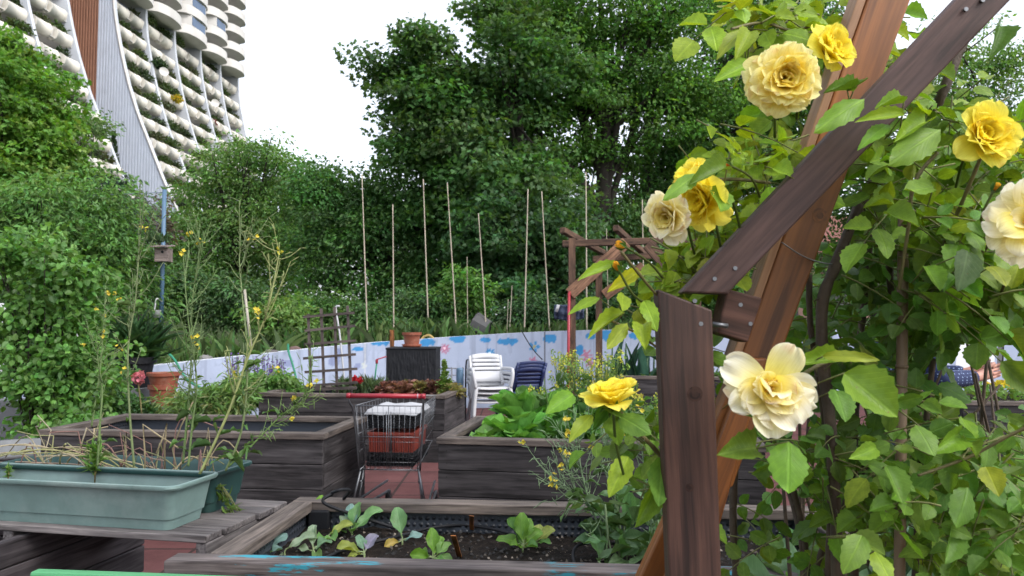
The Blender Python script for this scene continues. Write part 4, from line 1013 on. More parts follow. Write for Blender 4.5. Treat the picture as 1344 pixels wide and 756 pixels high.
for px, py, s, l in ((209, 95, 93, 'round white satellite dish on a shaded balcony of the tower'), (277, 136, 107, 'smaller white satellite dish on a far balcony of the tower')):
    x, z = bpx(px, py, s); c = bw_(x+.6, s, z); a_ = unit(bn_*.7-be*.7+V(0, 0, .2))
    mb = MB(); u_ = unit(np.cross(a_, V(0, 0, 1))); v_ = np.cross(u_, a_); 
    ring = [[c+a_*(.25*r*r)+(u_*math.cos(t)+v_*math.sin(t))*r*.62 for t in np.linspace(0, 6.2832, 17)] for r in np.linspace(.02, 1, 6)]
    mb.grid(ring); mb.tube([c, c-a_*.5+V(0, 0, -.6)], .04, 5); tag(obj('satellite_dish', mb, M['concrete']), l, 'satellite dish', 'satellite dishes on the tower')
for i, (p, r, k) in enumerate(plants[:190]):
    tw_shrub(p, r, [(.05, .085, .03), (.035, .06, .025), (.07, .09, .04), (.06, .10, .03)][i % 4], 'balcony_shrub', 'small green shrub growing on a tower balcony', 'shrub', 'shrubs on the tower balconies')
for px, py, s, r, c, l, cone in ((232, 133, 95, .8, (.42, .34, .03), 'yellow blooming bush on a middle balcony of the tower', False), (209, 88, 93, 1.1, (.035, .075, .025), 'large dark round bush beside the satellite dish on the tower', False),
    (148, 222, 79, 1.7, (.03, .055, .02), 'dark rounded conifer on a low terrace left of the ribbed gable', True), (218, 223, 92, 1.9, (.025, .045, .025), 'dark pointed conifer on a low terrace right of the ribbed gable', True), (280, 163, 108, .6, (.20, .05, .07), 'reddish bush on a far balcony of the tower', False)):
    x, z = bpx(px, py, s); tw_shrub(bw_(x, s, z), r, c, 'balcony_conifer' if cone else 'balcony_bush', l, 'shrub', None, cone)
# ================================================================ trees and shrubs
def leaf_clump(mb, c, r, n, L, colr, T=T_KITE, flat=.5, droop=.35, lw=.6, up=.7):
    """a spray of leaves: a flattened cloud, leaves lying roughly flat and hanging outward"""
    d = rdir(n)*rng.random((n, 1))**.4; pos = c+d*V(1, 1, flat)*r
    out = unit(d*V(1, 1, .3)+rdir(n)*.55+V(0, 0, -droop)); nr = unit(V(0, 0, up)+rdir(n)*.75)
    l = L*rng.uniform(.65, 1.25, n)
    mb.scatter(T, pos, out, nr, l, l*lw*rng.uniform(.8, 1.15, n), vary(np.minimum(np.array(colr)*V(2.0, 2.1, 2.1), .30), n, .4, .14))
def tree(name, label, cat, base, blobs, L, colr, nsub, nl, rs, T=T_KITE, trunk=.16, lean=(0, 0), group=None, trunk_to=None, bark='bark', flat=.5, lw=.6, shell=.5, limbs=14, droop=.35):
    """blobs: (centre, radii); crown leaves fill them in clumps, limbs run from the trunk to the clumps"""
    base = np.asarray(base, float); t = thing(name, label, cat, tuple(base), 0, group)
    cs = []
    vol = np.array([np.prod(r)**(2/3) for _, r in blobs]); vol = vol/vol.sum()
    mb = MB()
    for (c, r), f in zip(blobs, vol):
        k = max(3, int(nsub*f)); d = rdir(k)*rng.random((k, 1))**shell
        out_ = rng.random(k) < .12; d = np.where(out_[:, None], unit(d)*rng.uniform(1.05, 1.38, (k, 1)), d)
        for q in d:
            p = np.asarray(c)+q*np.asarray(r); cs.append(p)
            g = 1+rng.normal()*.22; h = 1+rng.normal(size=3)*.07
            leaf_clump(mb, p, rs*rng.uniform(.8, 1.65), int(nl*rng.uniform(.6, 1.4)), L, np.array(colr)*max(.45, g)*h, T, flat, droop, lw)
    obj('crown', mb, M['leaf'], t)
    cs = np.array(cs); top = np.array(trunk_to) if trunk_to is not None else cs.mean(0)
    tb = MB(); n = 12
    tp = curve(base-V(0, 0, .2), top, 0, n, rng.uniform(-.04, .04)*np.linalg.norm(top-base)); tb.tube(tp, np.linspace(trunk*1.15, trunk*.35, n), 9)
    ix = rng.choice(len(cs), min(limbs, len(cs)), replace=False)
    for i in ix:
        s0 = rng.integers(n//3, n-1); a = tp[s0]; m = (a+cs[i])/2+V(0, 0, np.linalg.norm(cs[i]-a)*.12)+rng.normal(size=3)*.15
        r0 = trunk*(1-.65*s0/n)*.55
        tb.tube(smooth_path([a, m, cs[i]], 9), np.linspace(r0, r0*.18, 9), 6)
        for _ in range(2):
            j = rng.integers(len(cs)); 
            near = cs[np.argsort(np.linalg.norm(cs-cs[i], axis=1))[rng.integers(1, min(9, len(cs)))]]
            tb.tube(smooth_path([m, (m+near)/2+rng.normal(size=3)*.1, near], 6), np.linspace(r0*.5, r0*.12, 6), 4)
    obj('trunk', tb, M[bark], t)
    return t
def eb(px, py, D, rx, ry, rd=None):
    c = at(px, py, D); return (c, V(rx*D/FPX, (rd if rd is not None else (rx+ry)/2*D/FPX), ry*D/FPX))
def ground_at(px, D):
    p = at(px, 430, D); p[2] = hill_z(p[0], p[1]); return p
G1, G2, G3, G4 = (.058, .115, .022), (.040, .085, .020), (.026, .058, .018), (.075, .135, .030)
# big right-hand trees
D = 19.
tree('maple_tree', 'big spreading maple whose left boughs reach out over the sky behind the bean poles', 'tree', ground_at(690, D),
     [eb(505, 95, D, 34, 12, .8), eb(560, 62, D, 40, 20, 1), eb(535, 105, D+.5, 30, 18, .8), eb(560, 140, D, 55, 32, 1.2), eb(615, 200, D, 75, 60, 1.6), eb(545, 190, D, 38, 45, 1), eb(600, 110, D, 50, 35, 1), eb(690, 90, D, 60, 60, 1.5), eb(650, 20, D, 28, 18, .8), eb(690, 250, D, 85, 60, 1.6), eb(600, 265, D+.5, 60, 40, 1.4)],
     .125, (.036, .076, .022), 380, 125, .60, T_MAPLE, .24, lw=.95, flat=.4, trunk_to=at(680, 110, D), limbs=26, shell=.6)
D = 20.5
tree('broadleaf_tree', 'tall dense broadleaf tree filling the top of the sky behind the roses', 'tree', ground_at(783, D),
     [eb(740, 40, D, 110, 60, 2), eb(860, 30, D, 110, 70, 2), eb(800, 120, D, 100, 55, 1.8), eb(900, 130, D, 80, 60, 1.8), eb(690, 10, D, 60, 50, 1.5), eb(720, 150, D, 70, 50, 1.8), eb(850, -90, D, 200, 80, 2.5), eb(760, 200, D, 70, 28, 1.5)],
     .135, (.050, .108, .022), 560, 110, .64, T_KITE, .30, lw=.65, flat=.42, trunk_to=at(800, 80, D), limbs=34, shell=.6)
D = 23.
tree('broadleaf_tree', 'dark broadleaf tree with several thin trunks right of the far pergola', 'tree', ground_at(845, D),
     [eb(960, 130, D, 80, 100, 2), eb(900, 215, D, 90, 40, 2), eb(990, 230, D, 90, 60, 2), eb(880, 300, D, 60, 26, 1.5), eb(1000, 20, D, 90, 60, 2), eb(1060, 140, D, 90, 90, 2), eb(870, 260, D, 70, 50, 1.5), eb(930, 330, D, 90, 50, 1.5), eb(790, 290, D-2, 60, 45, 1.2), eb(850, 345, D-2, 70, 40, 1.2)],
     .145, (.036, .076, .022), 680, 100, .68, T_KITE, .2, lw=.65, flat=.42, trunk_to=at(850, 140, D), limbs=22)
D = 17.5
tree('maple_tree', 'dark young maple in front of the tall trees just left of the far pergola', 'tree', ground_at(672, D),
     [eb(650, 300, D, 60, 50, 1.2), eb(715, 310, D, 55, 55, 1.2), eb(760, 365, D, 60, 45, 1.1), eb(680, 370, D, 60, 40, 1.1), eb(830, 380, D, 70, 35, 1.1)],
     .12, (.026, .058, .021), 220, 110, .48, T_MAPLE, .13, lw=.95, flat=.45, limbs=14)
# middle dark mass
D = 20.
tree('broadleaf_tree', 'dense dark green tree in the middle behind the two leftmost bean poles', 'tree', ground_at(500, D),
     [eb(430, 262, D, 42, 45, 1.2), eb(490, 270, D, 60, 48, 1.4), eb(550, 290, D, 50, 60, 1.4), eb(455, 330, D, 70, 55, 1.5), eb(530, 370, D, 80, 50, 1.4), eb(418, 232, D, 22, 18, .6), eb(600, 340, D, 55, 60, 1.3)],
     .125, (.036, .080, .022), 440, 100, .55, T_KITE, .17, lw=.62, flat=.5, limbs=20)
D = 27
tree('acacia_tree', 'feathery light green tree rising over the fence left of the dark trees', 'tree', ground_at(320, D),
     [eb(330, 205, D, 55, 22, 1.5), eb(290, 240, D, 55, 35, 1.6), eb(360, 240, D, 40, 30, 1.4), eb(280, 290, D, 60, 50, 1.8), eb(345, 300, D, 60, 60, 1.8), eb(250, 330, D, 45, 55, 1.4), eb(300, 370, D, 80, 50, 1.8), eb(375, 330, D, 40, 70, 1.5)],
     .16, (.062, .115, .032), 420, 84, .62, T_KITE, .17, lw=.5, flat=.5, limbs=24, shell=.65)
D = 34
tree('dark_tree', 'small dark tree showing between the feathery tree and the dense dark tree', 'tree', ground_at(395, D),
     [eb(395, 245, D, 30, 28, 1.2), eb(410, 290, D, 40, 40, 1.5), eb(385, 320, D, 45, 50, 1.5)], .2, (.030, .065, .022), 110, 70, .8, T_KITE, .16, limbs=8)
# left bright tree on the slope
D = 19
tree('maple_tree', 'bright green maple on the slope at the left edge in front of the tower', 'tree', ground_at(-10, D),
     [eb(8, 75, D, 26, 28, 1), eb(22, 115, D, 42, 36, 1.2), eb(50, 160, D, 34, 36, 1.1), eb(8, 185, D, 50, 55, 1.4), eb(72, 205, D, 26, 20, .7), eb(-50, 105, D, 50, 70, 1.3), eb(45, 230, D, 44, 28, 1.1)],
     .115, (.066, .138, .022), 400, 125, .48, T_MAPLE, .2, lw=.9, flat=.4, limbs=16, shell=.6)
D = 22
tree('robinia_tree', 'light feathery robinia between the bright maple and the ribbed gable of the tower', 'tree', ground_at(100, D), [eb(112, 165, D, 18, 13, .6), eb(95, 228, D, 34, 18, .8)], .15, (.060, .105, .035), 40, 70, .55, T_KITE, .1, lw=.45, limbs=8)
D = 12.8
tree('willow_shrub', 'loose pale green willow shrub on the slope left of the blue fence post', 'shrub', ground_at(80, D),
     [eb(30, 285, D, 70, 40, 1.2), eb(100, 270, D, 50, 34, 1), eb(115, 320, D, 50, 45, 1.1), eb(40, 350, D, 70, 50, 1.2), eb(150, 330, D, 25, 40, .6), eb(160, 385, D, 25, 45, .6)],
     .12, (.055, .110, .030), 330, 84, .48, T_KITE, .1, lw=.42, flat=.55, limbs=16)
D = 16
tree('dark_conifer', 'narrow dark conifer below the terraces, left of the fence wire', 'conifer', ground_at(150, D), [eb(148, 270, D, 10, 30, .25), eb(150, 320, D, 14, 40, .3), eb(147, 245, D, 7, 16, .18)], .11, (.014, .026, .018), 60, 70, .25, T_KITE, .08, lw=.4, flat=1., limbs=4)
D = 19
tree('purple_bush', 'brownish purple leaved bush behind the fence wire', 'shrub', ground_at(185, D), [eb(182, 282, D, 24, 18, .6), eb(190, 310, D, 26, 22, .6)], .12, (.045, .035, .030), 50, 60, .35, T_KITE, .07, limbs=5)
# shrubs behind the wall
for i, (px, py, D, rx, ry, c, L, l) in enumerate([(245, 385, 14.5, 40, 40, (.050, .095, .036), .10, 'grey green shrub directly right of the blue fence post'), (310, 400, 14.3, 45, 38, (.036, .070, .026), .10, 'dark shrub behind the leaning pale stake'),
    (370, 425, 13.6, 40, 30, (.075, .135, .035), .11, 'bright leafy shrub on the wall top behind the trellis'), (425, 415, 14.6, 42, 30, (.040, .085, .024), .10, 'mid green shrub behind the trellis top'), (555, 410, 15.2, 45, 30, (.035, .075, .026), .11, 'low dark shrub behind the terracotta pot'),
    (605, 395, 15.4, 38, 40, (.050, .105, .024), .13, 'lighter leafy shrub behind the tipped basket'), (700, 415, 15, 45, 22, (.028, .060, .024), .11, 'low dark shrub between the straight bean pole and the pergola'), (790, 410, 15, 45, 30, (.024, .052, .022), .12, 'dark shrub behind the posts of the far pergola'),
    (880, 395, 15.5, 60, 45, (.034, .075, .022), .12, 'dark shrub behind the right end of the far pergola'), (930, 380, 15.2, 60, 50, (.036, .078, .024), .12, 'shrub partly hidden by the left rose leaves'), (990, 340, 16, 60, 60, (.034, .076, .022), .12, 'tall dark shrub behind the rose arch'), (485, 425, 14.4, 38, 24, (.038, .08, .026), .10, 'low shrub behind the leftmost bean pole')]):
    tree('garden_shrub', l, 'shrub', ground_at(px, D), [eb(px-rx*.4, py, D, rx*.6, ry*.8, .4), eb(px+rx*.4, py+4, D, rx*.6, ry*.8, .4), eb(px, py-ry*.3, D, rx*.5, ry*.7, .4)], L, c, 70, 72, .28, T_KITE, .04, group='shrubs behind the wall', limbs=7, lw=.5, flat=.7)
# right background
D = 24
tree('ash_tree', 'light green ash tree seen past the roses in the upper right corner', 'tree', ground_at(1290, D),
     [eb(1250, 120, D, 50, 40, 1.5), eb(1310, 90, D, 50, 45, 1.5), eb(1270, 190, D, 70, 50, 1.6), eb(1340, 170, D, 50, 60, 1.5), eb(1230, 70, D, 25, 25, 1), eb(1330, 250, D, 60, 60, 1.5)], .16, (.070, .130, .035), 230, 74, .7, T_KITE, .2, lw=.5, limbs=16, shell=.7)
D = 26
tree('broadleaf_tree', 'dark broadleaf tree mostly hidden behind the rose canes', 'tree', ground_at(1150, D), [eb(1130, 250, D, 80, 60, 2), eb(1200, 310, D, 90, 60, 2), eb(1120, 350, D, 90, 50, 2)], .18, (.034, .07, .022), 150, 70, .8, T_KITE, .2, limbs=10)
# distant wood closing the horizon
mb = MB()
for i in range(220):
    x = rng.uniform(-70, 95); D = rng.uniform(48, 62); z = rng.uniform(2, 7)+(1.5 if x < 0 else 0)+rng.random()*2
    leaf_clump(mb, V(x, D, z), 2.6, 90, .55, np.array((.030, .062, .022))*rng.uniform(.6, 1.4), T_KITE, .8)
tag(obj('distant_wood', mb, M['leaf']), 'dark distant wood closing the view behind the trees', 'wood', kind='stuff')
# tall grass along the top of the wall
mb = MB(); n = 4200; ii = rng.integers(0, ns, n); pos = top[ii]+V(0, 0, -.06); off = .25+rng.random(n)**1.5*2.2
pos[:, 1] += off; pos[:, 2] += .02*off+np.clip(-pos[:, 0]-3, 0, 30)*off*.010
keep = (pos[:, 0] < 4)
pos = pos[keep]; n = len(pos); L = rng.uniform(.15, .5, n)*np.where(pos[:, 0] < -1, 1, .6)
for k in range(3):
    s_ = slice(k, None, 3); m = len(pos[s_])
    mb.scatter(T_BLADE[k], pos[s_], unit(V(0, 0, 1)+rdir(m)*.35), rdir(m)*V(1, 1, .2), L[s_], .010, vary((.085, .155, .045), m, .5, .2))
tag(obj('tall_grass', mb, M['leaf']), 'tall uneven grass growing along the top of the painted wall', 'grass', kind='stuff')
# ================================================================ planting in the beds, pots and troughs
def leaves(mb, pos, d, nr, L, Wd, colr, T, mat=0, dv=.3, smooth=True):
    Ts = T if isinstance(T, list) else [T]
    pos = np.asarray(pos, float); d = np.broadcast_to(d, pos.shape); nr = np.broadcast_to(nr, pos.shape); L = np.broadcast_to(L, (len(pos),)); Wd = np.broadcast_to(Wd, (len(pos),))
    cc = vary(np.array(colr)*1.15, len(pos), dv, .12)
    for k, t in enumerate(Ts):
        s = slice(k, None, len(Ts))
        if len(pos[s]): mb.scatter(t, pos[s], d[s], nr[s], L[s], Wd[s], cc[s], mat, smooth)
def shrub(name, label, cat, base, blobs, L, colr, nsub, nl, rs, T=T_LEAF, stem=.012, group=None, lw=.6, mat='shrub', flat=.7, nstem=12, droop=.3):
    base = np.asarray(base, float); t = thing(name, label, cat, tuple(base), 0, group); mb = MB(); cs = []
    vol = np.array([np.prod(r)**(2/3) for _, r in blobs]); vol /= vol.sum()
    for (c, r), f in zip(blobs, vol):
        k = max(2, int(nsub*f)); 
        for q in rdir(k)*rng.random((k, 1))**.5*np.where(rng.random((k, 1)) < .15, rng.uniform(1.1, 1.5, (k, 1)), 1):
            p = np.asarray(c)+q*np.asarray(r); cs.append(p)
            leaf_clump(mb, p, rs*rng.uniform(.7, 1.3), int(nl*rng.uniform(.6, 1.4)), L, np.array(colr)*max(.5, 1+rng.normal()*.18), T, flat, droop, lw, .6)
    obj('foliage', mb, M[mat], t)
    tb = MB()
    for i in rng.choice(len(cs), min(nstem, len(cs)), replace=False):
        b = base+V(rng.normal()*.06, rng.normal()*.06, 0); tb.tube(smooth_path([b, (b+cs[i])/2+V(0, 0, .06)+rng.normal(size=3)*.03, cs[i]], 8), np.linspace(stem, stem*.3, 8), 5)
    obj('stem', tb, M['bark'], t); return t
gd = lambda px, D: V(at(px, 430, D)[0], D, 0)
# --- left side shrubs
D = 7.0
shrub('currant_bush', 'big leafy green bush at the left edge in front of the slope', 'bush', gd(70, D), [eb(45, 345, D, 55, 40, .35), eb(95, 385, D, 55, 50, .4), eb(30, 430, D, 60, 60, .45), eb(100, 470, D, 50, 55, .4), eb(70, 530, D, 60, 45, .4), eb(15, 510, D-.3, 40, 30, .3), eb(85, 570, D-.4, 50, 25, .25), eb(20, 330, D, 30, 25, .3)],
      .060, (.056, .118, .028), 170, 58, .21, T_LEAF, .014, lw=.85, nstem=22)
D = 7.6
shrub('dark_bush', 'low dark bush between the left bush and the terracotta pots', 'bush', gd(165, D), [eb(150, 535, D, 35, 22, .25), eb(185, 545, D, 30, 15, .2), eb(140, 500, D+.3, 25, 25, .2)], .06, (.035, .075, .025), 70, 44, .12, T_LEAF, .008)
D = 7.3
shrub('fennel', 'feathery pale green fennel growing behind the empty bed', 'herb', gd(280, D), [eb(265, 530, D, 45, 14, .2), eb(300, 520, D, 35, 20, .2)], .10, (.085, .15, .045), 80, 60, .12, T_KITE, .006, lw=.10, flat=1)
D = 8.6
shrub('mint', 'bushy bright green mint beside the left end of the back bed', 'herb', gd(350, D), [eb(350, 505, D, 35, 15, .2), eb(335, 520, D, 25, 14, .2), eb(372, 500, D, 16, 10, .15)], .055, (.070, .145, .035), 80, 50, .10, T_LEAF, .006, lw=.65)
t = thing('sage', 'sage with purple flower spikes in front of the low end of the painted wall', 'flower', tuple(gd(335, 9.4))); mb, mf = MB(), MB()
for i in range(34):
    px = rng.uniform(296, 372); y1 = rng.uniform(463, 486); D = rng.uniform(9.2, 9.7); a, b = at(px+rng.normal()*4, 520, D), at(px, y1, D); p = curve(a, b, 0, 8, rng.normal()*.05); mb.tube(p, .004, 4, 0, (.09, .15, .05))
    n = 26; f = rng.uniform(.55, 1, n); q = a+(b-a)*f[:, None]+rdir(n)*.016; mf.scatter(T_KITE, q, rdir(n), rdir(n), .028, .02, vary((.16, .10, .32), n, .4, .2))
    q = a+(b-a)*rng.uniform(0, .5, 6)[:, None]; mb.scatter(T_LEAF, q, unit(rdir(6)+V(0, 0, .3)), rdir(6), .07, .03, vary((.09, .14, .07), 6))
obj('stem', mb, M['shrub'], t); obj('bloom', mf, M['flower'], t)
# iris leaves
t = thing('iris', 'spreading fan of long dark green iris leaves in the dark tub', 'plant', tuple(ci+V(0, 0, zi+.3))); mb = MB(); n = 170; b = V(ci[0], 8.9, zi+.33)+rdir(n)*V(.17, .17, 0)
d = unit(V(0, 0, .85)+(b-V(ci[0], 8.9, zi+.33))*V(3.2, 3.2, 0)+rng.normal(size=(n, 3))*.22); leaves(mb, b, d, rdir(n)*V(1, 1, .2), rng.uniform(.30, .60, n), .028, (.035, .085, .035), T_BLADE); obj('blades', mb, M['crop'], t)
t = thing('pelargonium', 'faded pink flower head rising beside the dark iris tub', 'flower', tuple(at(181, 520, 7.2))); obj('stem', MB().tube(curve(at(186, 545, 7.2), at(181, 500, 7.2), 0, 8, .03), .008, 5), M['twig'], t); q = at(181, 496, 7.2)+rdir(60)*V(.045, .04, .055); obj('bloom', MB().scatter(T_PET, q, rdir(60), rdir(60), .035, .03, vary((.55, .18, .22), 60)), M['flower'], t)
n = 60
for (c, w, l, L) in ((V(at(213, 0, 8.6)[0]+.012, 8.6, zt+.208+.15), .13, 'thin grassy seedlings in the upper of the stacked terracotta pots', .13), (V(at(540, 459, 9.52)[0], 9.55, zl+.17), .08, 'small succulent shoots in the terracotta pot on the black box', .11)):
    p = c+rdir(n)*V(w, w, .01); mb = MB(); leaves(mb, p, unit(V(0, 0, 1)+rdir(n)*.45), rdir(n), rng.uniform(.5, 1.1, n)*L, L*.12, (.06, .11, .05), T_BLADE); tag(obj('potted_seedlings', mb, M['crop']), l, 'plant')
# --- wild rocket in the dark trough
def rocket(label, pts, D, nbr, fl, seed, group='wild rocket stems', thick=.005, leafn=10, tone=(.11, .17, .055)):
    r_ = np.random.default_rng(seed); path = smooth_path([at(x, y, D+dd) for x, y, dd in pts], 40)
    t = thing('wild_rocket', label, 'wild rocket', tuple(path[0]), 0, group); mb, mf, ml = MB(), MB(), MB()
    mb.tube(path, np.linspace(thick, thick*.35, 40), 5, 0, tone)
    ends = [path[-1]]
    for k in range(nbr):
        i = int(r_.uniform(10, 37)); a = path[i]; d = unit(path[min(i+3, 39)]-path[i])
        dr = unit(d*.8+r_.normal(size=3)*.42); ln = r_.uniform(.05, .17); e = a+dr*ln+V(0, 0, ln*.3)
        mb.tube(curve(a, e, ln*.12, 6), np.linspace(thick*.45, thick*.2, 6), 4, 0, tone)
        for q in np.linspace(.3, 1, int(ln*40)):       # seed pods standing off the side shoots
            s0 = a+(e-a)*q; s1 = s0+unit(dr+r_.normal(size=3)*.9)*r_.uniform(.02, .045); mb.tube([s0, (s0+s1)/2, s1], [.0008, .0018, .0008], 4, 0, tone)
        if r_.random() < fl*.35: ends.append(e)
    for i in range(10, 38, 2):
        s0 = path[i]; s1 = s0+unit(r_.normal(size=3)+V(0, 0, .4))*r_.uniform(.025, .05); mb.tube([s0, (s0+s1)/2, s1], [.0008, .0018, .0008], 4, 0, tone)
    for e in ends:
        mf = MB()
        for _ in range(3):
            c = e+r_.normal(size=3)*.008; ax = unit(r_.normal(size=3)+V(0, -.5, .6)); u = unit(np.cross(ax, V(1, .2, 0))); w = np.cross(ax, u)
            dd = np.array([u, w, -u, -w]); mf.scatter(T_PET, np.repeat(c[None], 4, 0), dd+ax*.35, ax, .0100, .008, vary((.62, .52, .07), 4, .15))
        obj('bloom', mf, M['flower'], t)
    i = r_.integers(3, 26, leafn); p = path[i]; dd = unit(r_.normal(size=(leafn, 3))*V(1, 1, .5)+V(0, 0, .35)); Ls, Ws = r_.uniform(.04, .10, leafn), r_.uniform(.008, .02, leafn)
    for q in range(leafn):
        ml = MB(); leaves(ml, p[q:q+1], dd[q:q+1], V(0, 0, 1)+dd[q:q+1]*.1, Ls[q], Ws[q], (.07, .135, .04), T_CROP[q % 3]); obj('leaf', ml, M['crop'], t)
    obj('stem', mb, M['straw'], t)
D = 2.95
rocket('wild rocket stem rising in front of the dark iris tub with yellow flowers', [(128, 612, 0), (131, 560, 0), (134, 510, .02), (128, 465, .03), (138, 440, .03)], D, 7, .7, 1, leafn=8)
rocket('wild rocket stem leaning up just left of the blue fence post', [(176, 612, 0), (170, 540, 0), (168, 460, .02), (178, 390, .03), (183, 318, .04), (186, 300, .04)], D, 18, .2, 2, tone=(.13, .17, .07))
rocket('slender wild rocket stem just right of the blue fence post', [(240, 608, .02), (246, 540, .02), (251, 470, .04), (252, 400, .05), (262, 330, .05), (263, 318, .05)], D, 22, .25, 3)
rocket('wild rocket stem crossing in front of the sage spikes', [(247, 612, .0), (252, 560, .0), (258, 500, 0), (247, 420, -.02), (240, 330, -.02)], D, 16, .2, 4)
rocket('thick pale wild rocket stem arching right over the empty bed', [(262, 622, -.05), (300, 540, -.04), (325, 470, -.03), (350, 410, -.02), (365, 340, 0), (366, 328, 0)], D, 24, .3, 5, thick=.0062, tone=(.24, .27, .10))
rocket('wild rocket stem next to the pale leaning stake', [(296, 618, 0), (318, 560, 0), (325, 470, 0), (318, 390, .02), (315, 330, .03), (333, 312, .03)], D, 18, .2, 6, tone=(.15, .2, .08))
rocket('drooping wild rocket shoot hanging over the near corner of the empty bed', [(300, 612, 0), (330, 585, 0), (370, 545, 0), (400, 525, 0), (408, 505, 0)], D, 20, .4, 7, thick=.004, tone=(.12, .2, .05), leafn=14)
rocket('yellow flowered wild rocket in the left bush near the top', [(120, 560, 1.0), (132, 480, 1.0), (136, 420, 1.0), (140, 382, 1.0)], D, 10, .5, 8)
# dry stalks
mb = MB(); zt_ = BZ+.13
for i in range(50):
    u = rng.uniform(.02, .93); v = rng.uniform(.02, .18); a = oB+bw*u+bd*v; a[2] = zt_
    h = rng.random()
    if h < .55:   # lying, bent over the rim
        d = -bw*rng.uniform(-.6, .5)*1.0+bd*rng.normal()*.12; e = a+d*.5+V(0, 0, rng.uniform(.02, .09)); m = a+d*.25+V(0, 0, rng.uniform(.05, .13))
    elif h < .85:  # kinked
        m = a+V(rng.normal()*.04, rng.normal()*.03, rng.uniform(.08, .22)); e = m+V(rng.normal()*.1, rng.normal()*.06, rng.uniform(-.15, .05))
    else:
        m = a+V(rng.normal()*.03, rng.normal()*.03, rng.uniform(.1, .2)); e = m+V(rng.normal()*.07, rng.normal()*.04, rng.uniform(.05, .22))
    c = np.array([(.42, .34, .20), (.36, .25, .19), (.30, .30, .13), (.46, .40, .27), (.26, .14, .12)][rng.integers(5)])
    c = c*.72; mb.tube(smooth_path([a, m, e], 9) if h < .6 else [a, m*.5+a*.5+rng.normal(size=3)*.004, m, (m+e)/2+rng.normal(size=3)*.005, e], rng.uniform(.0016, .0038), 5, 0, c*rng.uniform(.75, 1.1))
for i in range(11):   # long ones swept to the left
    a = oB+bw*rng.uniform(.25, .6)+bd*rng.uniform(0, .16); a[2] = zt_; e = a+bw*rng.uniform(.3, .75)+bd*rng.uniform(-.25, .05)+V(0, 0, rng.uniform(.01, .10))
    mb.tube(curve(a, e, -rng.uniform(.02, .09), 10, rng.normal()*.05), rng.uniform(.0018, .0034), 5, 0, np.array([(.42, .35, .22), (.34, .33, .14), (.40, .28, .2)][i % 3])*.8)
tag(obj('dry_stalks', mb, M['straw']), 'tangle of dry straw coloured stalks lying over the dark green trough', 'dry stalks', kind='stuff')
def feathery(label, base, h, n, seed):
    r_ = np.random.default_rng(seed); t = thing('dill_seedling', label, 'herb', tuple(base), 0, 'feathery seedlings in the pale trough'); mb = MB(); mb.tube([base, base+V(.003, 0, h*.5), base+V(0, 0, h)], .003, 5, 0, (.2, .16, .06)); obj('stem', mb, M['straw'], t)
    f = r_.uniform(.25, 1, n); p = base+V(0, 0, 1)*(f*h)[:, None]; d = unit(r_.normal(size=(n, 3))*V(1, 1, .3)+V(0, 0, .75)); mb = MB(); leaves(mb, p, d, rdir(n), h*r_.uniform(.15, .45, n), .0035, (.13, .25, .06), T_BLADE); obj('leaf', mb, M['crop'], t)
pz = lambda px, py: gz(px, py, BZ+.105)
feathery('taller feathery green seedling in the pale trough', pz(124, 636), .155, 90, 1); feathery('short feathery seedling right of the taller one in the pale trough', pz(150, 634), .06, 60, 2); feathery('bright green seedling at the left edge in the pale trough', pz(10, 632), .06, 70, 3)
tag(obj('green_tag', MB().board(pz(108, 618)+V(0, .12, .04), pz(122, 620)+V(0, .12, .04), .03, .004), M['hose']), 'bright turquoise scrap lying among the stalks in the dark trough', 'plastic scrap')
mb = MB(); b = oB+bw*.03+bd*.02+V(0, 0, .14); 
for i in range(5): mb.tube(curve(b, b+V(.05+.02*i, 0, -.05-.022*i), -.03, 7), .0016, 4, 0, (.3, .3, .14))
p = b+rng.uniform(0, 1, (40, 1))*V(.10, 0, -.13)+rdir(40)*.02; leaves(mb, p, unit(V(.6, 0, -.2)+rdir(40)*.7), rdir(40), .05, .005, (.12, .19, .05), T_BLADE)
tag(obj('trailing_shoot', mb, M['shrub']), 'small green shoot trailing over the right end of the dark trough', 'shoot')
# --- seedlings in the front bed
ZS = .592
def seedling(name, label, px, py, lv, group='seedlings in the front bed', cat='seedling'):
    """lv: (azimuth deg, elevation deg, length, width, colour)"""
    b = gz(px, py, ZS); t = thing(name, label, cat, tuple(b), 0, group); mb, ms = MB(), MB()
    for k, (az, el, L, Wd, c) in enumerate(lv):
        d = V(math.cos(R(az))*math.cos(R(el)), math.sin(R(az))*math.cos(R(el)), math.sin(R(el))); st_ = L*.45; p = b+unit(d+V(0, 0, .6))*st_*.8
        ms.tube(smooth_path([b-V(0, 0, .01), b+V(0, 0, st_*.4), p], 6), [.0032, .003, .0028, .0025, .0022, .002], 5, 0, (.22, .28, .13))
        mb = MB().scatter(T_CROP[k % 3], p[None]-d*L*.12, d[None], (V(0, 0, 1)-d*.4+V(0, -.55, 0)+rng.normal(size=3)*.15)[None], L, Wd, np.array([c]), 0, True); obj('leaf', mb, M['crop'], t)
    obj('stem', ms, M['straw'], t)
BG, GN2, PL, LG, YG = (.17, .29, .27), (.105, .24, .055), (.22, .30, .20), (.13, .27, .035), (.26, .31, .07)
seedling('cabbage_seedling', 'bluish cabbage seedling at the left corner of the soil', 350, 730, [(160, 40, .085, .042, BG), (50, 48, .085, .048, BG), (0, 20, .05, .03, BG), (250, 65, .05, .03, GN2), (200, 15, .05, .03, GN2)])
seedling('cabbage_seedling', 'lone pale oval cabbage leaf next to the bluish seedling', 374, 729, [(20, 32, .10, .045, PL), (170, 10, .02, .012, PL)])
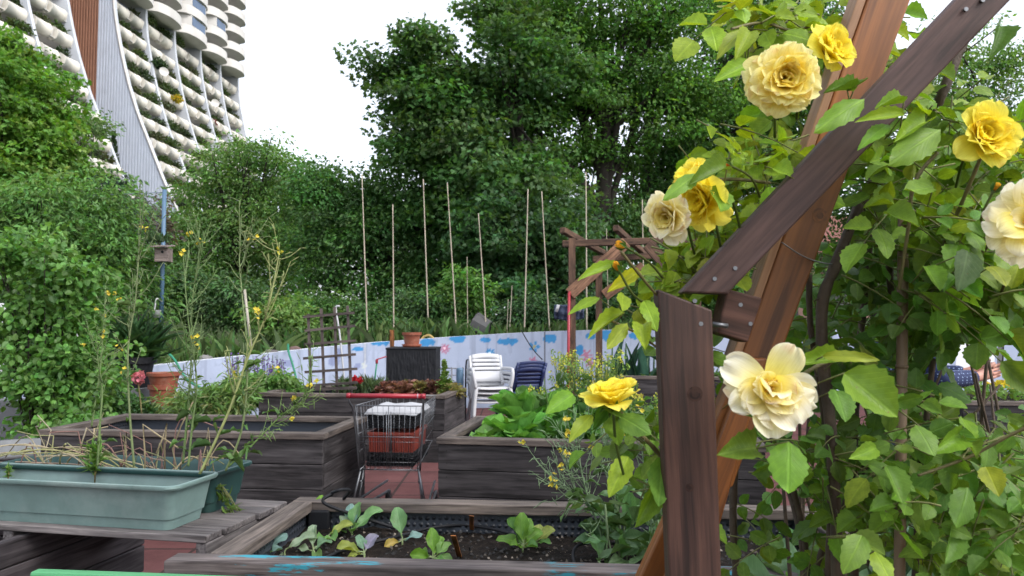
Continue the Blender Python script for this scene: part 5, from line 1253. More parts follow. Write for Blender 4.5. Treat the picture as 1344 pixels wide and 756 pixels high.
seedling('cabbage_seedling', 'drooping grey green seedling behind the lone pale leaf', 411, 727, [(110, 55, .09, .04, PL), (60, 30, .08, .045, (.12, .22, .12)), (300, -10, .07, .035, (.14, .24, .08)), (180, 20, .05, .03, PL)])
seedling('kohlrabi_seedling', 'bright green seedling with upright leaves under the water pipe', 417, 692, [(80, 82, .10, .04, LG), (185, 12, .11, .05, GN2), (150, 40, .08, .045, LG), (10, 25, .07, .035, GN2)])
seedling('kohlrabi_seedling', 'yellowing seedling with folded leaves in front of the upright bright one', 431, 708, [(10, 35, .085, .045, YG), (60, 20, .08, .05, GN2), (300, 5, .07, .05, (.16, .32, .10)), (240, 20, .05, .04, GN2)])
seedling('kohlrabi_seedling', 'tall blue green seedling with a big leaf reaching right, left of the hose', 462, 706, [(30, 42, .125, .055, (.14, .28, .11)), (110, 68, .11, .05, BG), (70, 62, .11, .045, (.12, .25, .10)), (160, 55, .08, .035, PL), (280, 60, .07, .03, GN2)])
seedling('red_cabbage_seedling', 'purple tinged cabbage seedling with a yellow leaf at the painted rim', 478, 731, [(60, 48, .075, .05, (.22, .21, .30)), (120, 55, .075, .04, (.15, .27, .17)), (180, 12, .085, .045, YG), (200, 5, .05, .03, YG)])
seedling('cabbage_seedling', 'seedling with one broad upright leaf in the middle of the soil', 528, 714, [(130, 70, .11, .062, (.13, .26, .11)), (5, 35, .065, .032, BG), (215, -5, .06, .035, (.42, .32, .09))])
seedling('lettuce_seedling', 'light green lettuce seedling at the painted rim in the middle', 568, 737, [(100, 75, .09, .045, LG), (150, 20, .075, .04, LG), (20, 35, .07, .045, (.17, .31, .09)), (60, 55, .075, .045, LG), (300, 25, .05, .035, GN2), (200, 15, .07, .045, LG), (340, 10, .06, .04, (.17, .30, .1))])
seedling('lettuce_seedling', 'large fresh green lettuce seedling right of the two plant sticks', 686, 722, [(100, 78, .105, .055, LG), (60, 62, .10, .055, LG), (145, 55, .10, .055, GN2), (30, 35, .085, .05, LG), (180, 35, .08, .05, LG), (320, 15, .06, .04, GN2), (240, 30, .06, .04, LG)])
seedling('lettuce_seedling', 'small mottled yellow green seedling directly right of the large lettuce', 704, 716, [(20, 40, .075, .05, YG), (80, 60, .07, .05, YG), (140, 45, .06, .04, (.2, .24, .06)), (330, 20, .05, .035, GN2), (220, 20, .05, .04, YG)])
# sprawling rocket at the right of the front bed
for (l, pts, D, nb, fl, sd, ln) in (('flowering rocket with yellow blossoms at the right of the front bed, before the lettuce bed', [(800, 735, 0), (785, 690, 0), (768, 640, 0), (758, 590, .02), (752, 566, .02)], 2.62, 22, .75, 21, 14), ('rocket gone to seed behind the lower yellow rose', [(820, 730, 0), (812, 680, 0), (800, 620, 0), (795, 585, 0), (798, 566, .02)], 2.75, 24, .5, 22, 16), ('sprawling rocket stem leaning left over the far rim of the front bed', [(835, 735, 0), (800, 690, 0), (770, 660, 0), (745, 640, 0), (728, 626, .02)], 2.6, 20, .3, 23, 16), ('rocket stem leaning against the orange leg of the rose arch', [(850, 740, 0), (855, 690, 0), (848, 640, 0), (852, 600, .02)], 2.5, 16, .2, 24, 16)):
    rocket(l, pts, D, nb, fl, sd, 'rocket at the right of the front bed', .0045, ln, (.13, .20, .10))
t = thing('rocket_rosette', 'grey green broad leaved brassica at the right end of the front bed', 'brassica', tuple(gz(815, 735, ZS))); mb = MB(); n = 46; b = np.array([gz(rng.uniform(785, 875), rng.uniform(715, 742), ZS+.01) for _ in range(n)]); b[:, 2] += rng.random(n)**1.5*.22
d = unit(rdir(n)*V(1, .7, .4)+V(-.15, 0, .35)); leaves(mb, b, d, V(0, -.3, 1)+rdir(n)*.3, rng.uniform(.07, .15, n), rng.uniform(.03, .055, n), (.10, .19, .085), T_CROP); obj('leaf', mb, M['crop'], t)
mb = MB()
for q in b[::2]: mb.tube([V(q[0], q[1], ZS-.02), (q+V(q[0], q[1], ZS))/2+V(.01, 0, 0), q], .003, 4, 0, (.18, .25, .12))
obj('stem', mb, M['straw'], t)
# --- lettuce bed
def rosette(name, label, cat, base, n, L, Wd, colr, T=T_CROP, el=(25, 80), group=None, dv=.35, spread=.03):
    t = thing(name, label, cat, tuple(base), 0, group); mb = MB(); az = rng.random(n)*6.283; e = R(el[0])+(R(el[1])-R(el[0]))*rng.random(n)
    d = np.stack([np.cos(az)*np.cos(e), np.sin(az)*np.cos(e), np.sin(e)], 1); p = base+d*V(spread, spread, .005); nr = V(0, 0, 1)-d*.3+rdir(n)*.25
    leaves(mb, p, d, nr, L*rng.uniform(.6, 1.15, n), Wd*rng.uniform(.7, 1.2, n), colr, T, 0, dv); obj('leaf', mb, M['crop'], t); return t
ZR = .61
for (u, v, L, Wd, c, l, el) in ((.46, .36, .24, .13, (.10, .24, .05), 'big pale green lettuce at the near left of the lettuce bed', (15, 75)), (.27, .26, .13, .09, (.12, .25, .06), 'flat crinkled lettuce at the left corner of the lettuce bed', (20, 50)), (.50, .55, .36, .15, (.09, .22, .045), 'tall upright lettuce leaf cluster in front of the navy chairs', (55, 85)), (.75, .38, .22, .12, (.075, .18, .04), 'dark green lettuce in the middle of the lettuce bed', (15, 70)), (.68, .72, .30, .13, (.085, .20, .05), 'broad lettuce behind the middle of the lettuce bed', (30, 75)), (.36, .48, .2, .12, (.11, .25, .055), 'lettuce squeezed between the big pale and the flat crinkled one', (10, 60)), (1.0, .36, .18, .11, (.08, .18, .05), 'lettuce at the near rim under the yellow rose', (10, 60)), (.95, .6, .26, .12, (.07, .17, .045), 'lettuce behind the lower rose leaves', (20, 70))):
    rosette('lettuce', l, 'lettuce', qR(u, v, ZR), 38, L, Wd*.95, np.array(c)*1.15, el=el, group='lettuces in the bed right of the trolley')
t = thing('mustard', 'cloud of small yellow mustard flowers behind the lettuces', 'mustard', tuple(qR(1.0, .9, ZR))); mb, mf = MB(), MB()
for i in range(85):
    u, v = (rng.normal()*.17+.86 if i < 52 else rng.uniform(.6, 1.75)), rng.uniform(.45, 1.1); a = qR(u, v, ZR); h = rng.uniform(.22, .56)*(1.1 if .65 < u < 1.1 else .7); b = a+V(rng.normal()*.06, rng.normal()*.06, h); mb.tube(curve(a, b, 0, 6, rng.normal()*.05), .003, 4, 0, (.10, .18, .05))
    for k in range(4):
        e = b+V(rng.normal()*.05, rng.normal()*.05, rng.uniform(-.08, .03)); mb.tube([a+(b-a)*.6, e], .0015, 3, 0, (.12, .2, .05))
        n = 9; q = e+rdir(n)*V(.018, .018, .022); mf.scatter(T_PET, q, rdir(n), rdir(n), .014, .011, vary((.50, .49, .07) if k < 2 else (.2, .32, .06), n, .3))
    n = 7; q = a+(b-a)*rng.uniform(.05, .75, n)[:, None]; leaves(mb, q, unit(rdir(n)+V(0, 0, .4)), rdir(n)+V(0, 0, .6), rng.uniform(.05, .12, n), rng.uniform(.015, .04, n), (.07, .15, .04), T_CROP)
obj('stem', mb, M['crop'], t); obj('bloom', mf, M['flower'], t)
t = thing('green_tangle', 'leafy weeds filling the right half of the lettuce bed', 'weeds', tuple(qR(1.4, .4, ZR))); mb = MB(); n = 600
b = np.array([qR(rng.uniform(.75, 1.95), rng.uniform(.1, 1.05), ZR+rng.random()**1.6*.22) for _ in range(n)]); d = unit(rdir(n)+V(0, 0, .5)); leaves(mb, b, d, V(0, -.2, 1)+rdir(n)*.5, rng.uniform(.06, .14, n), rng.uniform(.02, .05, n), (.065, .145, .04), T_CROP); obj('leaf', mb, M['crop'], t); t['kind'] = 'stuff'
# --- back bed
ll = ('leftmost of the red lettuces, beside the trellis', 'second red lettuce from the trellis', 'third red lettuce from the trellis', 'red lettuce left of the middle of the row', 'red lettuce in the middle of the row', 'red lettuce right of the middle of the row', 'third red lettuce from the right end', 'second red lettuce from the right end', 'red lettuce nearest the tall bolted lettuce', 'red lettuce under the tall bolted lettuce')
for i, px in enumerate((508, 517, 526, 535, 544, 553, 562, 571, 579, 590)):
    D = 8.55+rng.uniform(-.2, .2); b = at(px, 514, D); b[2] = .60
    c = [(.15, .075, .06), (.17, .155, .065), (.11, .05, .045), (.19, .16, .10)][rng.integers(4)]
    rosette('red_lettuce', ll[i], 'lettuce', b+V(0, 0, .03), 130, .15, .075, np.array(c)*1.1, el=(10, 88), group='red lettuces in the back bed', dv=.6, spread=.035)
b = at(585, 512, 8.35); b[2] = .6; t = thing('bolted_lettuce', 'tall bolted lettuce shooting up at the right end of the red lettuce row', 'lettuce', tuple(b)); n = 95; f = rng.random(n); p = b+V(-.02, 0, .42)*f[:, None]; az = rng.random(n)*6.283; d = unit(np.stack([np.cos(az), np.sin(az), .5+f*1.6], 1)); mb = MB(); leaves(mb, p, d, V(0, 0, 1)+rdir(n)*.3, .12*(1.1-f*.75), .065*(1.1-f*.6), (.12, .20, .05), T_CROP); obj('leaf', mb, M['crop'], t)
obj('stem', MB().tube([b-V(0, 0, .02), b+V(-.02, 0, .44)], [.012, .005], 6), M['twig'], t)
t = thing('lavender', 'grey green lavender bush behind the trellis in the back bed', 'herb', tuple(qB(.85, .75, .57))); mb = MB(); n = 900; b = np.array([qB(rng.uniform(.6, 1.15), rng.uniform(.6, .9), .57) for _ in range(n)]); leaves(mb, b+V(0, 0, 1)*rng.random((n, 1))*.16, unit(V(0, 0, 1)+rdir(n)*.55), rdir(n), rng.uniform(.06, .15, n), .012, (.095, .145, .075), T_BLADE); obj('foliage', mb, M['crop'], t)
for px, py, l in ((466, 497, 'small red flower right of the trellis in the back bed'), (473, 499, 'second smaller red flower right of the trellis')):
    c = at(px, py, 8.5); t = thing('red_flower', l, 'flower', tuple(c), 0, 'red flowers in the back bed'); obj('bloom', MB().scatter(T_PET, c+rdir(30)*.022, rdir(30), rdir(30), .03, .028, vary((.42, .02, .03), 30)), M['flower'], t); obj('stem', MB().tube([c, c-V(0, 0, .2)], .004, 4), M['twig'], t)
# --- far bed with leeks, pansies
t = thing('leek', 'dark arching leek leaves standing in the far grey bed', 'leek', tuple(qK(.35, .4, .71))); mb = MB(); n = 26; b = np.array([qK(rng.uniform(.1, .9), rng.uniform(.2, .7), .7) for _ in range(n)]); leaves(mb, b, unit(V(0, 0, 1)+rdir(n)*.4), rdir(n)*V(1, 1, .2), rng.uniform(.3, .6, n), .04, (.03, .075, .055), T_BLADE)
for i in range(9):
    a = qK(.08+.09*i, .3+.3*rng.random(), .7); mb.tube([a, a+V(.01, 0, rng.uniform(.25, .5))], .012, 5, 0, (.05, .11, .05))
obj('leaf', mb, M['crop'], t)
mb = MB(); n = 500; b = np.array([qK(rng.uniform(.05, 1.9), rng.uniform(.1, .9), .71) for _ in range(n)]); leaves(mb, b, unit(V(0, 0, 1)+rdir(n)*.9), rdir(n)+V(0, 0, .8), rng.uniform(.06, .16, n), .03, (.07, .145, .045), T_CROP); t = tag(obj('bed_greens', mb, M['crop']), 'low green leaves covering the far grey bed', 'greens', kind='stuff')
t = thing('pansies', 'yellow pansies over bright leaves in the bed at the right edge', 'pansies', tuple(qP(.6, .3, .67))); mb, mf = MB(), MB(); n = 900; b = np.array([qP(rng.uniform(.03, 2), rng.uniform(.06, .9), .67+rng.random()*.16) for _ in range(n)]); leaves(mb, b, unit(rdir(n)+V(0, 0, .4)), rdir(n)+V(0, 0, .8), rng.uniform(.04, .08, n), .035, (.11, .21, .04), T_LEAF)
for i in range(60):
    c = qP(rng.uniform(.05, 1.9), rng.uniform(.05, .7), .82+rng.random()*.06); mf.scatter(T_PET, np.repeat(c[None], 5, 0), rdir(5)*V(1, .5, 1), V(0, -1, .3), .035, .035, vary((.62, .48, .03), 5, .2))
obj('leaf', mb, M['crop'], t); obj('bloom', mf, M['flower'], t)
# broad pale leaves behind the rose canes, right foreground
for i, (px, py, D, s, c, l) in enumerate(((1290, 735, 1.95, .26, (.12, .19, .13), 'pale kale plant at the lower right behind the rose leaves'), (1170, 740, 2.05, .22, (.11, .19, .12), 'pale kale plant between the bamboo stake and the rose canes'), (1050, 745, 2.1, .2, (.09, .17, .08), 'kale plant low behind the dark post'), (1340, 690, 2.3, .25, (.13, .2, .13), 'pale kale plant at the right frame edge'), (1230, 690, 2.6, .24, (.10, .2, .07), 'bright cabbage plant farther back behind the canes'), (1110, 690, 2.7, .22, (.09, .19, .06), 'bright cabbage plant behind the thin rose canes'))):
    b = at(px, py, D)-V(0, 0, .12); rosette('kale', l, 'kale', b, 20, s, s*.42, c, el=(5, 70), group='kale plants behind the roses', dv=.4)
mb = MB(); n = 1500; b = np.stack([rng.uniform(.6, 2.6, n), rng.uniform(1.75, 3.3, n), rng.random(n)**1.4*.62], 1); b[:, 2] *= (b[:, 0] > .75); leaves(mb, b, unit(rdir(n)+V(0, 0, .3)), rdir(n)+V(0, 0, .7), rng.uniform(.06, .15, n), rng.uniform(.025, .06, n), (.07, .145, .045), T_CROP)
tag(obj('undergrowth', mb, M['crop']), 'green undergrowth filling the ground behind the rose bush', 'undergrowth', kind='stuff')
# ================================================================ rose arch (dark post, brace, orange beam) in the foreground
D = 1.06
arch = thing('rose_arch', 'stained timber rose arch of dark boards and an orange beam in the right foreground', 'rose arch', tuple(at(900, 430, D)*V(1, 1, 0)))
def quad_board(name, pts, ds, depth, m, bev=.003, col=(1, 1, 1)):
    p = [at(x, y, d) for (x, y), d in zip(pts, ds)]
    mb = MB().prism(p, V(0, depth, 0), 0, col); return bevel(obj(name, mb, M[m], arch), bev, 2)
quad_board('post', [(863, 379), (896, 1180), (962, 1180), (935, 407)], [D, D, D, D], .035, 'stain')
p = lambda x, y, d: at(x, y, d)
quad_board('brace', [(894, 384), (1311, -60), (1384, -60), (955, 386)], [1.10, 1.06, 1.06, 1.10], .032, 'stain2')
quad_board('block', [(955, 379), (1001, 391), (982, 450), (941, 437)], [1.13]*4, .05, 'block')
quad_board('beam', [(1152, -40), (968, 480), (905, 640), (962, 640), (1031, 450), (1210, -40)], [1.24]*6, .045, 'orange', .004)
quad_board('beam_edge', [(1139, -40), (960, 470), (969, 478), (1151, -40)], [1.235]*4, .05, 'orangeedge', .002)
quad_board('leg', [(957, 500), (806, 830), (858, 830), (1000, 500)], [1.30]*4, .032, 'orange', .004)
quad_board('leg', [(985, 470), (850, 830), (905, 830), (1008, 470)], [1.22]*4, .03, 'orange', .004, (.9, .85, .8))
quad_board('top_plate', [(1310, -40), (1240, 10), (1268, 22), (1330, 6), (1360, -40)], [1.03]*5, .02, 'stain2', .002, (1.6, 1.6, 1.5)) if False else None
obj('rope_tie', MB().tube(curve(at(1026, 318, 1.22), at(1092, 347, 1.25), .008, 8), .0012, 5), M['steel'], arch)
obj('bolt', MB().tube([at(935, 425, 1.12), at(955, 428, 1.12)], .004, 6), M['steel'], arch)

for x, y, d, r, dy in ((912, 517, 1.06, .011, 0), (1076, 283, 1.24, .013, 0), (905, 640, 1.06, .006, 0)):
    c = at(x, y, d); k = MB()
    for j, q in enumerate((1, .72, .45)): k.tube([c+V(0, .004, 0), c-V(0, .0006+.0003*j, 0)], r*q, 16, 0, ((.62, .6, .6), (.75, .75, .75), (.5, .5, .5))[j])
    obj('knot', k, M['orange' if x > 1000 else 'block'], arch)
for x, y, d in ((912, 395, 1.06), (920, 425, 1.06), (938, 366, 1.098), (965, 352, 1.096), (972, 400, 1.13), (985, 425, 1.13), (1268, 12, 1.062), (1290, 0, 1.062)):
    c = at(x, y, d); obj('screw', MB().tube([c+V(0, .003, 0), c-V(0, .0008, 0)], .0032, 10), M['steel'], arch)
# ================================================================ climbing rose
rose = thing('climbing_rose', 'climbing rose with big pale yellow blooms growing over the timber arch', 'rose', tuple(gz(1130, 900, .0)*0+V(.62, 1.35, 0)))
def bloom_mesh(Rr, axis, up, rings, cols, seed, c):
    r_ = np.random.default_rng(seed); ax = unit(axis); x = unit(np.cross(up, ax)); y = np.cross(ax, x); mb = MB()
    nu, nv = 9, 9; u = np.linspace(-1, 1, nu)[None, :]; v = np.linspace(0, 1, nv)[:, None]
    tot = len(rings)
    for ri, (n, th0, th1, L, Wd, miss) in enumerate(rings):
        ph0 = r_.random()*6.28; one = miss is None; deg = n
        for k in range(1 if one else n):
            if not one and r_.random() < miss: continue
            ph = R(deg) if one else ph0+6.2832*k/n+r_.normal()*.14; l = L*Rr*r_.uniform(.88, 1.12); w = Wd*Rr*r_.uniform(.9, 1.15)
            jit = 2.1 if rings is LOOSE or rings is WILD else 1.; a0, a1 = R(th0+r_.normal()*6*jit), R(th1+r_.normal()*10*jit)
            curl = r_.uniform(.1, .75)
            tv = np.linspace(0, 1, nv); th = a0+(a1-a0)*tv**1.2+curl*np.clip(tv-.72, 0, 1)**1.5*6.
            rr = np.concatenate([[0], np.cumsum(np.sin((th[1:]+th[:-1])/2))])/(nv-1)*l+.06*Rr; zz = np.concatenate([[0], np.cumsum(np.cos((th[1:]+th[:-1])/2))])/(nv-1)*l
            wv = w*(.28+.72*np.sin(np.pi*np.clip(tv*.62+.02, 0, 1))**.9)*np.sqrt(np.clip(1-(np.clip(tv-.55, 0, 1)/.47)**3, .05, 1)) if True else 0
            lat = u*wv[:, None]*.5
            cup = (.55 if th1 < 70 else .22)*np.abs(u)**2*wv[:, None]*.5
            ruf = (.15*np.sin(u*5+k*2.1+ri)+.08*np.sin(u*11+k))*np.clip(v-.45, 0, 1)*l*.8
            notch = -.10*l*np.exp(-(u/.22)**2)*np.clip(v-.75, 0, 1)*4*(r_.random() < .6)
            ro = rr[:, None]+0*u; zo = zz[:, None]+0*u
            nx, nz2 = -np.cos(th)[:, None], np.sin(th)[:, None]      # inward normal of the petal
            ro = ro+nx*(cup+ruf)+np.sin(th)[:, None]*notch; zo = zo+nz2*(cup+ruf)+np.cos(th)[:, None]*notch
            cp, sp = math.cos(ph), math.sin(ph)
            X_ = ro*cp-lat*sp; Y_ = ro*sp+lat*cp
            P = c+X_[..., None]*x+Y_[..., None]*y+zo[..., None]*ax
            f = np.clip(tv*.75+(min(.45, th1/90*.5-.08) if one else ri/max(1, tot-1)*.45)-.12+r_.normal()*.06, 0, 1)[:, None]+.07*np.abs(u)
            f = np.clip(f, 0, 1)[..., None]; c0, c1, c2 = [np.array(q) for q in cols]
            cl = np.where(f < .5, c0+(c1-c0)*f*2, c1+(c2-c1)*(f-.5)*2)
            if r_.random() < .3: cl = cl*np.where((v > .86) & (np.abs(u-r_.uniform(-.8, .8)) < .35), 1., 0)[..., None]*V(-.10, -.22, -.25)+cl
            mb.grid(P, col=cl.reshape(nv, nu, 3), uv=np.stack([lat/w, v+0*u, 0*lat], -1).reshape(-1, 3))
    return mb
FULL = [(4, 2, 14, .42, .42, 0), (5, 10, 24, .50, .50, 0), (7, 22, 40, .62, .56, 0), (8, 36, 60, .74, .66, .05), (9, 50, 76, .86, .74, .05), (8, 64, 92, .98, .82, .05), (7, 82, 112, 1.0, .85, .1)]
WILD = [(5, -5, 22, .42, .42, .1), (58, 66, 78, 1.2, .95, None), (150, 66, 96, 1.2, .85, None), (176, 66, 98, 1.1, .8, None), (205, 70, 98, 1.05, .75, None), (238, 66, 96, 1.0, .85, None), (268, 66, 94, 1.1, 1.0, None), (302, 62, 92, 1.08, .95, None), (335, 62, 88, 1.15, .95, None), (356, 72, 102, 1.0, .7, None), (290, 30, 66, .80, .8, None), (230, 30, 55, .72, .7, None), (335, 24, 46, .74, .74, None), (135, 10, 40, .58, .6, None), (180, 20, 50, .7, .66, None), (255, 12, 36, .55, .6, None), (315, 8, 30, .5, .5, None), (210, 6, 26, .48, .5, None), (275, 46, 74, .95, .9, None), (250, 40, 62, .85, .75, None), (310, 44, 70, .92, .8, None), (215, 42, 70, .9, .7, None), (190, 34, 60, .8, .65, None), (345, 36, 62, .85, .7, None), (285, 26, 52, .7, .65, None), (265, 18, 44, .62, .6, None)]
CUPP = [(5, 4, 14, .5, .5, 0), (7, 14, 28, .66, .62, 0), (7, 26, 44, .82, .74, 0), (7, 42, 64, .95, .84, .05), (6, 62, 92, 1.02, .92, .1)]
LOOSE = [(4, -8, 20, .42, .4, .1), (5, 30, 60, .6, .55, .2), (6, 52, 78, .9, .80, .12), (6, 66, 90, 1.06, .98, .1), (5, 80, 104, 1.1, 1.0, .2)]
PALE = ((.84, .42, .010), (.94, .80, .07), (.95, .93, .52)); YEL = ((.88, .62, .02), (.94, .81, .04), (.95, .90, .17)); CRM = ((.86, .66, .03), (.93, .85, .24), (.93, .92, .80))
bl = [((1032, 101), 1.0, 51, (-.12, -1, -.12), FULL, PALE, 3, 'large pale yellow bloom with an orange heart'), ((1094, 62), 1.13, 38, (.35, -.7, .2), CUPP, YEL, 4, 'deep yellow bloom half hidden by leaves'),
      ((1296, 176), 1.04, 46, (-.05, -1, .22), CUPP, YEL, 5, 'bright lemon yellow cupped bloom'), ((1354, 285), .95, 51, (-.55, -.75, .25), LOOSE, CRM, 6, 'bloom with white outer petals at the right edge'),
      ((907, 232), 1.06, 34, (-.55, -.35, .6), CUPP, YEL, 7, 'yellow bloom seen from the side, topmost of a cluster'), ((918, 262), 1.03, 46, (-.75, -.45, -.25), CUPP, YEL, 8, 'yellow bloom nodding left in the cluster'), ((874, 286), 1.02, 37, (-.55, -.7, -.25), CUPP, CRM, 9, 'paler bloom lowest in the cluster'),
      ((803, 516), 1.0, 40, (-.12, -.25, 1), CUPP, YEL, 10, 'yellow bloom seen from below, left of the dark post'), ((1014, 508), .93, 55, (-.05, -.95, .12), WILD, CRM, 13, 'largest creamy white loose bloom')]
for (px, py), d, r, ax, rings, cols, seed, l in bl:
    c = at(px, py, d); Rr = r*d/FPX; ax = unit(np.array(ax, float)); c0 = c-ax*Rr*.38
    o = obj('bloom', bloom_mesh(Rr, ax, V(0, .3, 1) if abs(ax[2]) < .8 else V(0, 1, 0), rings, cols, seed, c0), M['petal'], rose); o['label'] = l
    o.modifiers.new('ss', 'SUBSURF').render_levels = 1
    if rings in (LOOSE, WILD):
        n = 26; q = unit(ax+rdir(n)*.55); mb = MB()
        for k in range(n): mb.tube([c0, c0+q[k]*Rr*.38], .0006, 4, 0, (.6, .38, .06)); mb.lathe([(0, -.0016), (.0016, 0), (0, .0016)], c0+q[k]*Rr*.38, 5, 0, (.6, .33, .04))
        obj('stamens', mb, M['straw'], o)
    # sepals and stalk
    mb = MB(); k = 5; a = np.arange(k)*1.2566; x = unit(np.cross(V(.2, .1, 1), ax)); y = np.cross(ax, x); dd = np.cos(a)[:, None]*x+np.sin(a)[:, None]*y
    mb.scatter(T_LEAF, np.repeat((c0-ax*.002)[None], k, 0), dd-ax*.35, ax, Rr*.55, Rr*.2, vary((.06, .12, .03), k)); mb.lathe([(0, -.012), (.006, -.008), (.008, 0), (.004, .004)], (0, 0, 0), 8, 0, (.06, .12, .03))
    mb.V[-1] = c0+mb.V[-1]@np.stack([x, y, ax]); e = c0-ax*.012
    mb.tube(smooth_path([e, e-ax*.035+V(0, 0, -.01), e-ax*.05+V(.02, .05, -.06)], 8), .0022, 6, 0, (.08, .12, .03)); obj('calyx', mb, M['roseleaf'], o)
def bud(px, py, d, r, ax, l, cl):
    c = at(px, py, d); Rr = r*d/FPX; ax = unit(np.array(ax, float)); 
    rings = [(3, -14, 4, 1.7, .9, 0), (3, -6, 12, 1.6, 1.0, 0), (4, 2, 22, 1.45, 1.0, 0)]
    o = obj('bud', bloom_mesh(Rr*.9, ax, V(.1, 1, .3), rings, cl, int(px), c-ax*Rr), M['petal'], rose); o['label'] = l
    mb = MB(); k = 5; a = np.arange(k)*1.2566; x = unit(np.cross(V(.2, 1, .1), ax)); y = np.cross(ax, x); dd = np.cos(a)[:, None]*x+np.sin(a)[:, None]*y
    mb.scatter(T_LEAF, np.repeat((c-ax*Rr*1.0)[None], k, 0)+dd*Rr*.3, dd*.45+ax, dd, Rr*1.5, Rr*.55, vary((.06, .13, .03), k))
    mb.tube(smooth_path([c-ax*Rr*.9, c-ax*Rr*1.3, c-ax*(Rr+.03)+V(.008, .01, -.008), c-ax*.03+V(.045, .06, -.03)], 10), [Rr*.42, Rr*.35]+[.0018]*8, 7, 0, (.10, .13, .035)); obj('calyx', mb, M['roseleaf'], o)
OR = ((.7, .25, .02), (.80, .42, .03), (.85, .55, .06)); ORR = ((.7, .15, .03), (.82, .26, .05), (.85, .45, .14))
bud(813, 321, 1.0, 9, (-.75, -.2, .3), 'orange bud pointing left, above another bud', OR); bud(809, 348, 1.0, 9, (-.45, -.4, .75), 'orange bud in green sepals, lower of a pair', OR)
bud(951, 216, 1.05, 9, (-.9, -.3, .15), 'orange red bud beside the yellow cluster', ORR); bud(1309, 244, .98, 9, (.45, -.3, .85), 'orange bud under the lemon yellow bloom', OR)

# canes
canes = [([(1300, -20, 1.3), (1262, 60, 1.3), (1238, 120, 1.3), (1222, 150, 1.32), (1180, 200, 1.34), (1150, 235, 1.36)], .009), ([(1160, 215, 1.36), (1128, 270, 1.34), (1098, 345, 1.32), (1080, 395, 1.3), (1080, 470, 1.3), (1090, 560, 1.3), (1098, 700, 1.3), (1100, 900, 1.32)], .0105),
         ([(1062, 360, 1.33), (1064, 430, 1.33), (1078, 520, 1.34), (1090, 640, 1.36), (1080, 900, 1.36)], .006), ([(1190, 250, 1.42), (1168, 340, 1.42), (1178, 460, 1.42), (1185, 600, 1.42), (1182, 900, 1.42)], .007), ([(1225, 470, 1.35), (1215, 560, 1.35), (1205, 680, 1.35), (1195, 900, 1.35)], .006),
         ([(1136, 240, 1.5), (1140, 330, 1.5), (1128, 460, 1.5), (1120, 620, 1.5), (1125, 900, 1.5)], .008), ([(1005, 560, 1.45), (1040, 640, 1.45), (1060, 740, 1.45), (1070, 900, 1.45)], .006), ([(965, 600, 1.5), (962, 680, 1.5), (968, 780, 1.5), (975, 900, 1.5)], .008), ([(1020, 600, 1.6), (1048, 690, 1.55), (1062, 800, 1.5)], .006), ([(1150, 590, 1.4), (1120, 640, 1.4), (1080, 720, 1.42), (1060, 800, 1.45)], .006),
         ([(1205, 624, 1.05), (1240, 612, 1.05), (1280, 596, 1.04), (1318, 575, 1.02), (1350, 560, 1.0)], .0024), ([(1180, 380, 1.15), (1192, 300, 1.12), (1200, 240, 1.1), (1230, 200, 1.1)], .003), ([(1010, 240, 1.2), (960, 235, 1.1), (920, 240, 1.06), (890, 255, 1.05)], .003), ([(1075, 30, 1.25), (1040, 40, 1.2), (1000, 30, 1.16), (960, 38, 1.12)], .0025), ([(900, 420, 1.2), (865, 390, 1.08), (835, 355, 1.02), (815, 330, 1.0)], .0022), ([(880, 470, 1.2), (840, 440, 1.1), (800, 420, 1.05)], .002), ([(900, 640, 1.25), (860, 590, 1.1), (825, 555, 1.04), (805, 525, 1.0)], .0035), ([(1130, 470, 1.05), (1085, 475, 1.0), (1040, 500, .96)], .0028), ([(1290, 330, 1.1), (1320, 300, 1.04), (1352, 290, .98)], .003), ([(1235, 330, 1.2), (1265, 260, 1.12), (1290, 200, 1.08)], .003), ([(1300, 420, 1.2), (1330, 330, 1.1), (1312, 260, 1.02)], .0025)]
for pts, r in canes:
    path = smooth_path([at(*q) for q in pts], 30); mb = MB().tube(path, np.linspace(r*.9, r, 30)*(1+.08*rng.normal(size=30)), 9)
    for k in range(2, 28, 2):      # thorns
        if r < .0028: break
        d = unit(rng.normal(size=3)); mb.tube([path[k]+d*r*.7, path[k]+d*r*1.5+V(0, 0, -.002), path[k]+d*r*2.0+V(0, 0, -.005)], [r*.32, r*.16, .0002], 4)
    obj('cane', mb, M['cane'] if r > .005 else M['twig'], rose)
st_ = MB(); pa = np.linspace(0, 1, 20)[:, None]*(at(1178, 980, 1.20)-at(1186, 270, 1.26))+at(1186, 270, 1.26); st_.tube(pa, .0088, 10, 0, (.50, .36, .26))
for k in (6, 11, 16): st_.tube([pa[k]-V(0, 0, .003), pa[k]+V(0, 0, .003)], .0100, 10, 0, (.38, .27, .2))
tag(obj('bamboo_stake', st_, M['bamboo']), 'upright brown bamboo stake among the rose canes', 'stake')

